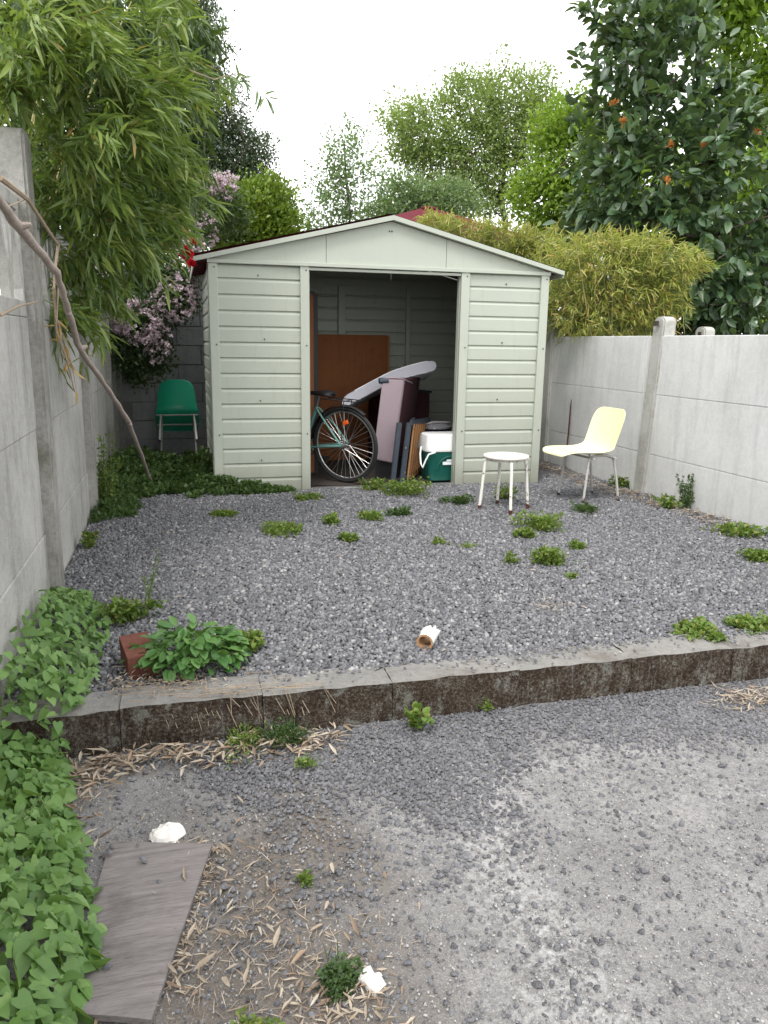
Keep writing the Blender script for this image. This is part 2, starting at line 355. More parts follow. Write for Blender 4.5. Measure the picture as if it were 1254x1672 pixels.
# ---- leaves
def T_lance(w=.07, fold=.25, droop=.12):
    V = [(0, 0, 0), (.3, w, w*fold*2), (.3, 0, 0), (.3, -w, w*fold*2), (.68, w*.75, w*fold-droop*.4), (.68, 0, -droop*.5), (.68, -w*.75, w*fold-droop*.4), (1, 0, -droop)]
    F = [(0, 2, 1), (0, 3, 2), (1, 2, 5), (1, 5, 4), (2, 3, 6), (2, 6, 5), (4, 5, 7), (5, 6, 7)]
    return np.array(V), np.array(F)
def T_small(w=.3, fold=.3):
    return np.array([(0, 0, 0), (.5, w, w*fold), (1, 0, -.06), (.5, -w, w*fold)]), np.array([(0, 2, 1), (0, 3, 2)])
def T_ovate(w=.24, fold=.3, droop=.1):
    V = [(0, 0, 0), (.18, w*.7, w*fold), (.2, 0, 0), (.18, -w*.7, w*fold), (.5, w, w*fold), (.52, 0, -.02), (.5, -w, w*fold), (.8, w*.62, w*fold*.6-droop*.5), (.8, 0, -droop*.5), (.8, -w*.62, w*fold*.6-droop*.5), (1, 0, -droop)]
    F = [(0, 2, 1), (0, 3, 2), (1, 2, 5), (1, 5, 4), (2, 3, 6), (2, 6, 5), (4, 5, 8), (4, 8, 7), (5, 6, 9), (5, 9, 8), (7, 8, 10), (8, 9, 10)]
    return np.array(V), np.array(F)
def T_heart(droop=.12):
    V = [(0, 0, 0), (-.16, .2, .05), (-.02, .40, .08), (.3, .40, .06), (.62, .24, .0), (1, 0, -droop), (.62, -.24, 0), (.3, -.40, .06), (-.02, -.40, .08), (-.16, -.2, .05), (.3, 0, -.03), (.62, 0, -.06)]
    F = [(0, 2, 1), (0, 10, 2), (2, 10, 3), (3, 10, 11), (3, 11, 4), (4, 11, 5), (5, 11, 6), (6, 11, 7), (11, 10, 7), (7, 10, 8), (8, 10, 0), (0, 9, 8)]
    return np.array(V), np.array(F)
def unit(a): return a/np.maximum(np.linalg.norm(a, axis=-1, keepdims=True), 1e-9)
def frames(D, up=(0, 0, 1), jit=.5, N=None):
    d = unit(D); r = np.array(up, float)[None]+rng.normal(0, jit, d.shape) if N is None else N
    s = unit(np.cross(r, d)); n = np.cross(d, s); return d, s, n
def leafverts(T, P, d, s, n, sz, wf=None):
    V, F = T; k = len(V); wf = np.ones(len(P)) if wf is None else wf
    X = P[:, None, :]+sz[:, None, None]*(V[None, :, 0:1]*d[:, None]+V[None, :, 1:2]*s[:, None]*wf[:, None, None]+V[None, :, 2:3]*n[:, None])
    FF = (F[None]+(np.arange(len(P))*k)[:, None, None]).reshape(-1, F.shape[1])
    return X.reshape(-1, 3), FF, k
def leaves(parent, T, P, D, sz, mat, name='leaf', up=(0, 0, 1), jit=.5, singles=0, fname='foliage', smooth=True, top=None, toplabel=None, N=None, stuff=True):
    """leaves as geometry: the `singles` that show largest become objects of their own, the rest one part"""
    P = np.asarray(P, float); D = np.asarray(D, float); sz = np.asarray(sz, float)*np.ones(len(P))
    d, s, n = frames(D, up, jit, N); rn = rng.random(len(P)); mask = np.zeros(len(P), bool)
    if singles:
        q = toP(P); inn = (q[:, 0] > -10) & (q[:, 0] < 1264) & (q[:, 1] > -10) & (q[:, 1] < 1680) & ((P-CP)@RM[:, 2] < -.2)
        sc = sz/np.linalg.norm(P-CP, axis=1)*inn*(.6+.4*np.abs(np.einsum('ij,ij->i', n, unit(P-CP))))
        # prefer the outer leaves: those few others cover
        near = np.linalg.norm(P-CP, axis=1); sc = sc*(1-.35*(near-near.min())/(np.ptp(near)+1e-6))
        mask[np.argsort(-sc)[:singles]] = True; mask &= inn
        V, F = T; mes = []
        me = arrmesh(name, V, F, mat, smooth=smooth)
        wl = WL[parent] if parent is not None else np.zeros(3)
        for i in np.where(mask)[0]:
            o = bpy.data.objects.new(name, me); COL.objects.link(o); o.parent = parent
            M = np.eye(4); M[:3, 0] = d[i]*sz[i]; M[:3, 1] = s[i]*sz[i]; M[:3, 2] = n[i]*sz[i]; M[:3, 3] = P[i]-wl
            o.matrix_local = Matrix(M.tolist())
    k_ = ~mask
    if k_.sum():
        X, FF, k = leafverts(T, P[k_], d[k_], s[k_], n[k_], sz[k_])
        o = link(fname, arrmesh(fname, X, FF, mat, rnd=np.repeat(rn[k_], k), smooth=smooth), parent)
        if stuff: o['kind'] = 'stuff'
        return o
def blob(c, r, n, shell=.0):
    """n points in an ellipsoid; shell > 0 pushes them outwards"""
    v = unit(rng.normal(size=(n, 3))); u = rng.random(n)**(1/3.); u = u*(1-shell)+shell*np.maximum(u, rng.random(n)**.2)
    return np.array(c)+v*u[:, None]*np.array(r)
def skeleton(base, targets, r0=.006, trunk=None, wob=.06, n=6, maxr=.3):
    """tapered trunk and limbs growing to every target point"""
    nodes = [np.array(base, float)]; par = [-1]
    for p in (trunk or []): nodes.append(np.array(p, float)); par.append(len(nodes)-2)
    paths = [list(range(len(nodes)))] if len(nodes) > 1 else []
    tg = sorted([np.array(t, float) for t in targets], key=lambda t: np.linalg.norm(t-nodes[-1]))
    for t in tg:
        A = np.array(nodes); dd = np.linalg.norm(A-t, axis=1)+.9*np.maximum(0, A[:, 2]-t[2]+.1*dd0(A, t))
        if len(nodes) > 2: dd[0] += 5
        i = int(np.argmin(dd)); a = nodes[i]; L_ = np.linalg.norm(t-a); k = max(1, min(4, int(L_/.25))); idx = [i]
        for j in range(1, k+1):
            f = j/k; p = a*(1-f)+t*f+rng.normal(0, wob*L_*.5, 3)*(f < 1)+np.array([0, 0, .12*L_*math.sin(math.pi*f)])
            nodes.append(p); par.append(idx[-1]); idx.append(len(nodes)-1)
        paths.append(idx)
    acc = np.zeros(len(nodes)); ch = np.zeros(len(nodes), int)
    for p in par:
        if p >= 0: ch[p] += 1
    for i in range(len(nodes)-1, -1, -1):
        if ch[i] == 0: acc[i] += r0**2.3
        if par[i] >= 0: acc[par[i]] += acc[i]+(.0006)**2.3
    rad = np.minimum(acc**(1/2.3), maxr); mb = MB()
    for idx in paths:
        rr = [rad[i] for i in idx]; rr[0] = min(rr[0], rr[1]*1.25) if len(rr) > 1 else rr[0]
        mb.tube([nodes[i] for i in idx], rr, n, cap=False)
    return mb
def dd0(A, t): return np.linalg.norm(A-t, axis=1)
# ================================================================== SETTING
def sheet(name, x0, x1, y0, y1, zf, mat, step, attrs=None):
    xs = np.linspace(x0, x1, max(2, int((x1-x0)/step)+1)); ys = np.linspace(y0, y1, max(2, int((y1-y0)/step)+1))
    X, Y = np.meshgrid(xs, ys); Z = zf(X, Y) if callable(zf) else np.full_like(X, zf)
    V = np.stack([X.ravel(), Y.ravel(), Z.ravel()], 1); nx = len(xs); i = np.arange(len(ys)-1)[:, None]*nx+np.arange(nx-1)[None]
    F = np.stack([i, i+1, i+nx+1, i+nx], -1).reshape(-1, 4)
    at = {k: f(X, Y).ravel() for k, f in (attrs or {}).items()}
    o = link(name, arrmesh(name, V, F, mat, attrs=at, smooth=True)); o['kind'] = 'structure'; return o
XL, XR = -.64, 3.78                      # inner faces of the left and right wall panels
YK0, YK1, YB = 2.49, 2.66, 8.70          # kerb front and back, back wall
ground = sheet('ground', -150, 150, -60, 200, -.06, plain('rough_grass_soil', (.07, .075, .04), .95, var=.5, scale=.8, bmp=.4), 30)
def seg(X, Y, pts):
    d = np.full(np.shape(X), 9.)
    for (a, b) in zip(pts[:-1], pts[1:]):
        ax, ay = a; bx, by = b; t = np.clip(((X-ax)*(bx-ax)+(Y-ay)*(by-ay))/((bx-ax)**2+(by-ay)**2), 0, 1)
        d = np.minimum(d, np.hypot(X-ax-t*(bx-ax), Y-ay-t*(by-ay)))
    return d
PXY = lambda l, z=0.: [tuple(onz(a, b, z)[:2]) for a, b in l]
limeA = PXY([(800, 1255), (800, 1330), (825, 1430), (900, 1540), (960, 1672), (980, 1760)]); limeB = PXY([(840, 1260), (960, 1240), (1100, 1215)]); limeC = PXY([(640, 1350), (760, 1310), (800, 1300)])
limeD = PXY([(930, 1330), (1060, 1330), (1254, 1290)])
f_lime = lambda X, Y: np.clip(1.05-seg(X, Y, limeA)/(.09+.12*vnoise(X, Y, 9, 1)), 0, 1)+.5*np.clip(1-seg(X, Y, limeB)/.06, 0, 1)+.6*np.clip(1-seg(X, Y, limeC)/.08, 0, 1)+.35*np.clip(1-seg(X, Y, limeD)/.12, 0, 1)+.35*np.clip(vnoise(X, Y, 3, 8)*2.6-1.3, 0, 1)
dirtA = PXY([(330, 1420), (440, 1400), (420, 1520), (330, 1640), (520, 1600), (560, 1672)]); dirtB = PXY([(480, 1290), (560, 1390), (620, 1440)]); dirtC = PXY([(130, 1260), (330, 1240), (480, 1215)])
f_dirt = lambda X, Y: np.clip(1.25-seg(X, Y, dirtA)/(.16+.16*vnoise(X, Y, 7, 2)), 0, 1)*.9+np.clip(1.1-seg(X, Y, dirtB)/.12, 0, 1)*.6+np.clip(1.1-seg(X, Y, dirtC)/.1, 0, 1)*.8
yard = sheet('concrete_yard', -.9, 4.2, -2.5, YK0+.03, lambda X, Y: (vnoise(X, Y, 2.5, 5)-.5)*.012, MT['floor'], .03, {'lime': lambda X, Y: np.clip(f_lime(X, Y), 0, 1), 'dirt': lambda X, Y: np.clip(f_dirt(X, Y), 0, 1)})
terrace = sheet('gravel_terrace', -.62, 3.77, YK1-.02, YB-.02, lambda X, Y: gz(X, Y)-.012, MT['gravel_bed'], .05)
shed_soil = sheet('shed_floor_soil', .30, 3.06, 6.40, 7.97, lambda X, Y: gz(X, Y)+.012, MT['soil'], .05)

# ---- gravel: real stones
def stones(name, P, sz, mat, flat=.55, seed=0):
    N = len(P)
    c = np.array([(x, y, z) for z in (-.5, .5) for y in (-.5, .5) for x in (-.5, .5)])
    V = c[None]*(1+0*P[:, :1, None])
    V = V+rng.uniform(-.2, .2, (N, 8, 3)); V[:, 4:, :2] *= rng.uniform(.55, .95, (N, 1, 1))
    V *= np.stack([rng.uniform(.8, 1.35, N), rng.uniform(.65, 1., N), flat*rng.uniform(.7, 1.3, N)], 1)[:, None]
    a = rng.uniform(0, 6.283, N); b = rng.normal(0, .35, N); ca, sa, cb, sb = np.cos(a), np.sin(a), np.cos(b), np.sin(b)
    Rm = np.zeros((N, 3, 3)); Rm[:, 0, 0] = ca*cb; Rm[:, 0, 1] = -sa; Rm[:, 0, 2] = ca*sb; Rm[:, 1, 0] = sa*cb; Rm[:, 1, 1] = ca; Rm[:, 1, 2] = sa*sb; Rm[:, 2, 0] = -sb; Rm[:, 2, 2] = cb
    X = np.einsum('nij,nkj->nki', Rm, V)*sz[:, None, None]+P[:, None]
    f = np.array([(4, 5, 7), (4, 7, 6), (0, 1, 5), (0, 5, 4), (1, 3, 7), (1, 7, 5), (3, 2, 6), (3, 6, 7), (2, 0, 4), (2, 4, 6)])
    F = (f[None]+(np.arange(N)*8)[:, None, None]).reshape(-1, 3)
    o = link(name, arrmesh(name, X.reshape(-1, 3), F, mat, rnd=np.repeat(rng.random(N)**.9, 8))); return o
def chips(name, P, sz, mat, flat=.5):
    N = len(P); th = np.linspace(0, 2*np.pi, 6, endpoint=False); V = np.zeros((N, 12, 3))
    aa = th[None]+rng.uniform(-.4, .4, (N, 6)); r1 = rng.uniform(.38, .62, (N, 6)); r2 = r1*rng.uniform(.45, .9, (N, 6))
    V[:, :6, 0] = r1*np.cos(aa); V[:, :6, 1] = r1*np.sin(aa); V[:, :6, 2] = rng.uniform(-.35, .05, (N, 6))
    V[:, 6:, 0] = r2*np.cos(aa); V[:, 6:, 1] = r2*np.sin(aa); V[:, 6:, 2] = rng.uniform(.25, .55, (N, 6))
    V *= np.stack([rng.uniform(.9, 1.45, N), rng.uniform(.6, 1., N), flat*rng.uniform(.7, 1.5, N)], 1)[:, None]
    a = rng.uniform(0, 6.283, N); b = rng.normal(0, .3, N); ca, sa, cb, sb = np.cos(a), np.sin(a), np.cos(b), np.sin(b)
    Rm = np.zeros((N, 3, 3)); Rm[:, 0, 0] = ca*cb; Rm[:, 0, 1] = -sa; Rm[:, 0, 2] = ca*sb; Rm[:, 1, 0] = sa*cb; Rm[:, 1, 1] = ca; Rm[:, 1, 2] = sa*sb; Rm[:, 2, 0] = -sb; Rm[:, 2, 2] = cb
    X = np.einsum('nij,nkj->nki', Rm, V)*sz[:, None, None]+P[:, None]
    f = [(i, (i+1) % 6, 6+(i+1) % 6) for i in range(6)]+[(i, 6+(i+1) % 6, 6+i) for i in range(6)]+[(6, 7, 8), (6, 8, 9), (6, 9, 10), (6, 10, 11)]
    F = (np.array(f)[None]+(np.arange(N)*12)[:, None, None]).reshape(-1, 3)
    return link(name, arrmesh(name, X.reshape(-1, 3), F, mat, rnd=np.repeat(rng.random(N)**.9, 12)))
sp = .0118
gx, gy = np.meshgrid(np.arange(-.62, 3.76, sp), np.arange(YK1-.03, 6.6, sp)); gx = gx.ravel()+rng.normal(0, sp*.45, gx.size); gy = gy.ravel()+rng.normal(0, sp*.45, gy.size)
keep = (gx > -.63) & (gx < 3.77) & (gy > YK1-.06*vnoise(gx, gy, 5, 1)-.03) & ~((gx > .27) & (gx < 3.09) & (gy > 6.30)) & ~((gx < .1) & (gy > 6.2))
# thinner towards the right wall and far end, where the stones are smaller than a pixel
keep &= (rng.random(gx.size) < np.clip(1.35-gy*.09, .6, 1)) & ~((gx < -.1) & (gy < 2.95) & (rng.random(gx.size) < .55))
gx, gy = gx[keep], gy[keep]; s_ = rng.uniform(.010, .0185, gx.size)
tag(stones('terrace_gravel', np.stack([gx, gy, gz(gx, gy)+rng.uniform(-.006, .008, gx.size)], 1), s_, MT['pebble']), 'angular grey gravel covering the raised terrace', 'gravel', kind='stuff')
# lower gravel, dense below the kerb and thinning over the concrete
def lower_density(x, y):
    q = toP(np.stack([x, y, 0*x], 1)); px, py = q[:, 0], q[:, 1]
    edge = np.interp(px, [0, 120, 230, 330, 430, 560, 640, 700, 800, 850, 900, 1000, 1254, 1400], [1190, 1235, 1260, 1330, 1330, 1335, 1330, 1345, 1330, 1270, 1225, 1215, 1190, 1190])
    d = 1/(1+np.exp((py-edge+(vnoise(x, y, 6, 4)-.5)*170)/16))
    blobs = [(480, 1330, 60), (760, 1400, 40), (735, 1440, 35), (860, 1370, 35), (600, 1400, 45), (540, 1450, 60), (780, 1330, 60), (850, 1340, 30), (700, 1360, 50), (420, 1560, 50), (350, 1480, 40)]
    for (bx, by, br) in blobs: d = np.maximum(d, .5*np.exp(-((px-bx)**2+((py-by)*1.3)**2)/br**2))
    d *= np.where((px < 330) & (py < 1300), .45, 1)
    sparse = .032+.10*np.clip(vnoise(x, y, 4, 6)*2.2-.9, 0, 1)
    return np.maximum(d, sparse)
lx, ly = np.meshgrid(np.arange(-.6, 3.2, .0105), np.arange(.9, YK0, .0105)); lx = lx.ravel()+rng.normal(0, .005, lx.size); ly = ly.ravel()+rng.normal(0, .005, ly.size)
k_ = (rng.random(lx.size) < lower_density(lx, ly)) & (ly < YK0-.004) & ~((lx < 0) & (ly < 2.0) & (seg(lx, ly, PXY([(230, 1380), (170, 1660)])) < .14) & (rng.random(lx.size) < .9)); lx, ly = lx[k_], ly[k_]
tag(chips('yard_gravel', np.stack([lx, ly, .003+rng.uniform(-.002, .005, lx.size)+.027*(seg(lx, ly, PXY([(230, 1380), (170, 1660)])) < .14)*(lx < 0)*(ly < 2.0)], 1), rng.uniform(.0095, .0165, lx.size)*rng.choice([.75, 1, 1.15], lx.size)*np.where(lower_density(lx, ly) < .2, 1.15, 1), MT['pebble_dark']), 'loose grey gravel spilled over the concrete yard', 'gravel', kind='stuff')
# stray stones on the kerb top
kx_ = rng.uniform(.1, 3.7, 1500); ky_ = YK1-np.abs(rng.normal(0, .07, 1500)); k_ = (ky_ > YK0+.01) & (rng.random(1500) < np.clip(vnoise(kx_, ky_, 4, 9)*2.2-.5, .1, 1)); 
tag(chips('kerb_gravel', np.stack([kx_[k_], ky_[k_], np.full(k_.sum(), G+.008)], 1), rng.uniform(.007, .015, k_.sum()), MT['pebble']), 'stray gravel strewn over the kerb top', 'gravel', kind='stuff')
# grit, fine crumbs on the concrete
NG = 26000; gx2 = rng.uniform(-.6, 2.4, NG); gy2 = rng.uniform(1.0, 2.48, NG)
k_ = rng.random(NG) < .4+.6*np.clip(f_dirt(gx2, gy2)+.5*f_lime(gx2, gy2), 0, 1); gx2, gy2 = gx2[k_], gy2[k_]
tag(stones('yard_grit', np.stack([gx2, gy2, np.full(gx2.size, .003)], 1), rng.uniform(.0025, .0065, gx2.size), MT['grit']), 'fine grit and crumbs on the concrete yard', 'grit', kind='stuff')

# ---- kerb of concrete blocks between yard and terrace
kerb = bpy.data.objects.new('kerb', None); COL.objects.link(kerb); kerb['kind'] = 'structure'; kerb.location = (0, YK0, 0); WL[kerb] = np.array((0, YK0, 0.))
kx = [onz(px, py, G)[0] for px, py in ((428, 1132), (640, 1113), (848, 1093), (1035, 1077), (1205, 1063))]
kx = [XL+.0, -.24]+kx+[kx[-1]+.5, kx[-1]+1.0, 3.76]
for i, (a, b) in enumerate(zip(kx[:-1], kx[1:])):
    g = .003; mb = MB(); z1 = G+.003+rng.uniform(-.004, .004); dy = rng.uniform(-.004, .004)
    mb.box(((a+b)/2, (YK0+YK1)/2+dy, (z1-.1)/2), (b-a-g, YK1-YK0, z1+.1), rot=(rng.uniform(-.015, .015), rng.uniform(-.006, .006), 0))
    bmesh.ops.subdivide_edges(mb.bm, edges=[e for e in mb.bm.edges], cuts=6, use_grid_fill=True)
    for v in mb.bm.verts:
        v.co += Vector((0, rng.normal(0, .003), rng.normal(0, .002)))
    for f in mb.bm.faces:
        f.material_index = 0 if f.normal.z > .5 else 1
    mb.build('kerb_block', [MT['kerb_top'], MT['moss']], kerb, True)

# ================================================================== WALLS
def panel_mesh(L_, H_, T_, mat, nx=10, nz=5):
    mb = MB().box((0, 0, 0), (T_, L_, H_), bev=.006)
    return mb.mesh('panel', mat, False)
def post(name, parent, x, y, zt, dx, dy, mat, lean=(0, 0)):
    mb = MB(); prof = []
    hw = dy/2
    arc = [(hw*math.cos(a), zt-hw*.55+hw*.55*math.sin(a)) for a in np.linspace(0, math.pi, 9)]
    pts = [(-hw, -.1), (hw, -.1)]+arc
    mb.prism([(x-dx/2, y+p, z) for p, z in pts], (dx, 0, 0))
    bmesh.ops.bevel(mb.bm, geom=[e for e in mb.bm.edges if abs((e.verts[0].co-e.verts[1].co).x) < 1e-6], offset=.012, segments=2, affect='EDGES')
    for v in mb.bm.verts:
        v.co.x += lean[0]*(v.co.z); v.co.y += lean[1]*(v.co.z)
    return mb.build(name, mat, parent, True)
# left: posts 1.8 m apart, three rows of panels, an openwork panel on top of the nearest bay
lw = thing('concrete_wall', (XL, 3.9, 0), 'tall weathered grey concrete panel wall with posts under the bamboo', 'wall')
LY = [.31, 2.09, 3.87, 5.65, 7.45, 8.65]
for y in LY: post('post', lw, XL-.02, y, 2.24 if y < 5 else 2.05, .13, .17, MT['post_left'])
for a, b in zip(LY[:-1], LY[1:]):
    L_ = b-a-.165; pm = panel_mesh(L_, .494, .045, MT['wall_left'])
    for k, zc in enumerate((-.02+.23, .705, 1.200)):
        o = link('panel', pm, lw, False); o.location = (-.022-(.004 if k == 1 else 0), (a+b)/2-3.9, zc)
        o.rotation_euler = (0, rng.uniform(-.006, .006), 0)
    if a > 5 or a < 1:
        o = link('panel', pm, lw, False); o.location = (-.024, (a+b)/2-3.9, 1.695)
    else:                                    # openwork panel: frame with triangular openings
        mb = MB(); z0, z1 = 1.448, 1.95; y0, y1 = a+.083, b-.083
        mb.box((XL-.022, (y0+y1)/2, z0+.035), (.045, y1-y0, .07), bev=.006).box((XL-.022, (y0+y1)/2, z1-.03), (.045, y1-y0, .06), bev=.006)
        nb = 6; st = (y1-y0)/nb
        for i in range(nb+1): mb.box((XL-.022, min(max(y0+i*st, y0+.02), y1-.02), (z0+z1)/2), (.041, .04, z1-z0-.08))
        for i in range(nb):
            ya, yb = y0+i*st, y0+(i+1)*st; ym = (ya+yb)/2
            for (p, q) in (((ya, z0+.05), (ym, z1-.05)), ((yb, z0+.05), (ym, z1-.05))):
                dy_, dz_ = q[0]-p[0], q[1]-p[1]; mb.box((XL-.022, (p[0]+q[0])/2, (p[1]+q[1])/2), (.037, .032, math.hypot(dy_, dz_)), rot=(-math.atan2(dy_, dz_), 0, 0))
        mb.build('openwork_panel', MT['wall_left'], lw)
# right
rw = thing('concrete_wall', (XR, 5.6, 0), 'pale grey concrete panel wall behind the yellow chair', 'wall')
RY = [2.02, 3.85, 5.68, 7.50, 9.3]
for i, y in enumerate(RY): post('post', rw, XR+.03, y, 1.60, .12, .15, MT['post_right'], lean=(.012, -.05) if i == 2 else (0, 0))
for a, b in zip(RY[:-1], RY[1:]):
    pm = panel_mesh(b-a-.14, .494, .04, MT['wall_right'])
    for k, zc in enumerate((.2345, .729, 1.212)):
        o = link('panel', pm, rw, False); o.location = (.02+rng.uniform(-.004, .004), (a+b)/2-5.6, zc); o.rotation_euler = (0, rng.uniform(-.006, .006), 0)
        if k == 2: o.scale.z = .955
# slot on the leaning post's head
MB().box((XR-.034, 5.60, 1.545), (.012, .05, .04)).build('slot', MT['soil'], rw)
# back: blocks laid in courses
bw = thing('block_wall', (1.5, YB, 0), 'grey cement block wall behind the green chair', 'wall')
MB().box((1.57, YB+.10, .97), (4.42, .16, 2.1)).build('mortar_core', MT['mortar'], bw)
bmh = [MB().box((0, 0, 0), (.492, .03, .192), bev=.004).mesh('block', MT['block'])]
for r in range(11):
    for c in range(9):
        x = XL+.25+c*.5+(.25 if r % 2 else 0)-.12
        if x > 3.6: continue
        o = link('block', bmh[0], bw, False); o.location = (x-1.5, .012+rng.uniform(-.003, .003), .0+r*.2); o.rotation_euler = (rng.uniform(-.01, .01), rng.uniform(-.004, .004), rng.uniform(-.006, .006))
# neighbour's post beyond the right wall
nb = thing('concrete_post', (5.1, 6.55, 0), 'short pale concrete post standing beyond the pale wall', 'post')
p_ = onx(1152, 537, 4.9)
nb.location = (4.9, p_[1], 0); WL[nb] = np.array((4.9, p_[1], 0.))
post('shaft', nb, 4.9, p_[1], float(p_[2])+.02, .12, .15, MT['post_right'])
MB().box((4.9-.058, p_[1], float(p_[2])-.05), (.008, .05, .04)).build('slot', MT['soil'], nb)

# ================================================================== SHED
SX0, SX1, SY0, SY1 = .25, 3.10, 6.27, 8.0; ZE = 1.945; ZP = 2.325; PXm = 1.70
shed = thing('garden_shed', ((SX0+SX1)/2, SY0, .12), 'pale green metal garden shed with shallow gable roof and open doorway', 'shed')
def plank(L_, h, axis, flip=1):
    prof = [(0, h/2), (-.013, h/2-.022), (-.013, -h/2+.009), (0, -h/2), (.003, -h/2), (.003, h/2)]
    mb = MB()
    if axis == 'x': mb.prism([(-L_/2, flip*d, z) for d, z in prof], (L_, 0, 0))
    else: mb.prism([(flip*d, -L_/2, z) for d, z in prof], (0, L_, 0))
    return mb.mesh('siding_plank', MT['shed'])
rows = [1.83-.1211*k for k in range(14)]; tops = [ZE]+rows; bots = rows+[.10]
def siding(cx, cy, L_, axis, flip, mat=None):
    cache = {}
    for t, b in zip(tops, bots):
        h = round(t-b, 4)
        if h not in cache: cache[h] = plank(L_, h, axis, flip)
        if mat: cache[h].materials[0] = mat
        o = link('siding_plank', cache[h], shed, False); o.location = (cx-WL[shed][0], cy-WL[shed][1], (t+b)/2-.12)
siding((.315+.96)/2, SY0+.015, .96-.315, 'x', 1); siding((2.375+3.03)/2, SY0+.015, 3.03-2.375, 'x', 1)
siding(SX0+.012, (SY0+SY1)/2, SY1-SY0-.04, 'y', 1); siding(SX1-.012, (SY0+SY1)/2, SY1-SY0-.04, 'y', -1)
siding((SX0+SX1)/2, SY1-.012, SX1-SX0-.04, 'x', 1, MT['shed_in'])
def trim(name, c, d, bev=.004, mat='shed_trim', **k): return MB().box(c, d, bev=bev, **k).build(name, MT[mat], shed)
SCREW = MB().tube([(0, -.004, 0), (0, .004, 0)], .006, 8).mesh('screw', MT['screw'])
zc, zh = (ZE+.09)/2, ZE-.09
for (x0, x1) in ((SX0-.004, SX0+.066), (.955, 1.025), (2.305, 2.38), (3.03, SX1+.004)):
    o = trim('corner_post' if x0 < .5 or x0 > 3 else 'door_jamb', ((x0+x1)/2, SY0-.004, zc), (x1-x0, .03, zh))
    for z in (ZE-.035, 1.33, .62):
        q = link('screw', SCREW, o); q.location = ((x0+x1)/2+.012-WL[shed][0]*0, SY0-.019, z)
trim('corner_post', (SX0-.004, SY0+.05, zc), (.012, .075, zh-.004)); trim('corner_post', (SX1+.004, SY0+.05, zc), (.012, .075, zh-.004))
for x in (1.029, 2.301): trim('jamb_return', (x, SY0+.035, zc-.01), (.006, .055, zh-.03), .001)
for x in (.64, 2.70):                                # screws in the siding
    for k in range(0, 14, 4):
        q = link('screw', SCREW, shed, False); q.location = (x+rng.uniform(-.03, .03)-WL[shed][0], -.0025, rows[k]+.03-.12)
trim('door_header', ((1.025+2.305)/2, SY0+.004, ZE-.022), (1.28, .028, .022), .003)
trim('gable_sill', ((SX0+SX1)/2, SY0-.014, ZE+.010), (SX1-SX0+.02, .032, .03), .004)
def roof_z(x): return ZE+.015+(ZP-ZE-.015)*(1-abs(x-PXm)/(1.54 if x < PXm else 1.51))
gx0, gx1 = .27, 3.08
for (a, b) in ((gx0, 1.163), (1.167, 2.167), (2.171, gx1)):
    pts = [(a, ZE+.026), (b, ZE+.026), (b, roof_z(b)-.015)]+([(PXm, roof_z(PXm)-.015)] if a < PXm < b else [])+[(a, roof_z(a)-.015)]
    pts = [p for i, p in enumerate(pts) if i == 0 or math.dist(p, pts[i-1]) > 1e-4]
    if roof_z(a)-.015 <= ZE+.03: pts = [(a, ZE+.026), (b, ZE+.026), (b, roof_z(b)-.015), (a, ZE+.036)]
    if roof_z(b)-.015 <= ZE+.03: pts = [(a, ZE+.026), (b, ZE+.026), (b, ZE+.036), (a, roof_z(a)-.015)]
    MB().prism([(x, SY0-.006, z) for x, z in pts], (0, .012, 0)).build('gable_panel', MT['shed_trim'], shed)
    MB().prism([(x, SY1-.008, z) for x, z in pts], (0, .012, 0)).build('gable_panel', MT['shed_in'], shed)
MB().box((1.68, SY0-.008, 2.235), (.010, .008, .010)).box((1.70, SY0-.008, 2.235), (.010, .008, .010)).build('vent_holes', MT['screw'], shed)
EL, ER = .14, 3.22                                   # roof eaves
def roof_side(x0):
    mb = MB(); d = Vector((PXm-x0, 0, roof_z(PXm)-roof_z(x0))); n = 7; y0, y1 = SY0-.05, SY1+.06
    pr = []
    ys = [y0]
    for i in range(n):
        a = y0+(y1-y0)*i/n; st = (y1-y0)/n; pr += [(a, 0), (a+st*.72, 0), (a+st*.78, .022), (a+st*.94, .022)]
    pr += [(y1, 0)]
    lip = .034 if x0 < 1 else .022
    pr[0] = (y0, lip); pr.insert(1, (y0+.03, lip)); pr.insert(2, (y0+.04, 0)); 
    P = [[(x0, y, roof_z(x0)+z+.008) for y, z in pr], [(PXm, y, roof_z(PXm)+z+.008) for y, z in pr]]
    Q = [[(x, y, z-.006) for x, y, z in r] for r in P]
    mb.grid(P); mb.grid([r[::-1] for r in Q]); o = mb.build('roof_sheet', MT['roof'], shed)
    return o
roof_side(EL); roof_side(ER)
for x0 in (EL, ER):
    a, b = (x0, roof_z(x0)), (PXm, roof_z(PXm))
    MB().prism([(a[0], SY0-.062, a[1]-.012), (b[0], SY0-.062, b[1]-.010), (b[0], SY0-.062, b[1]+.026), (a[0], SY0-.062, a[1]+.022)], (0, .012, 0)).build('roof_trim', MT['shed_trim'], shed)
    MB().prism([(a[0], SY0-.050, a[1]-.012), (b[0], SY0-.050, b[1]-.010), (b[0], SY0-.050, b[1]-.006), (a[0], SY0-.050, a[1]-.008)], (0, .045, 0)).build('roof_trim', MT['shed_trim'], shed)
    MB().box((x0+(.003 if x0 < 1 else -.003), (SY0+SY1)/2, roof_z(x0)-.01), (.008, SY1-SY0+.09, .05)).build('eave_trim', MT['shed_trim'], shed)
    MB().box((PXm+(x0-PXm)*.5, (SY0+SY1)/2, roof_z(PXm+(x0-PXm)*.5)-.035), (.035, SY1-SY0-.03, .05)).build('roof_beam', MT['shed_in'], shed)
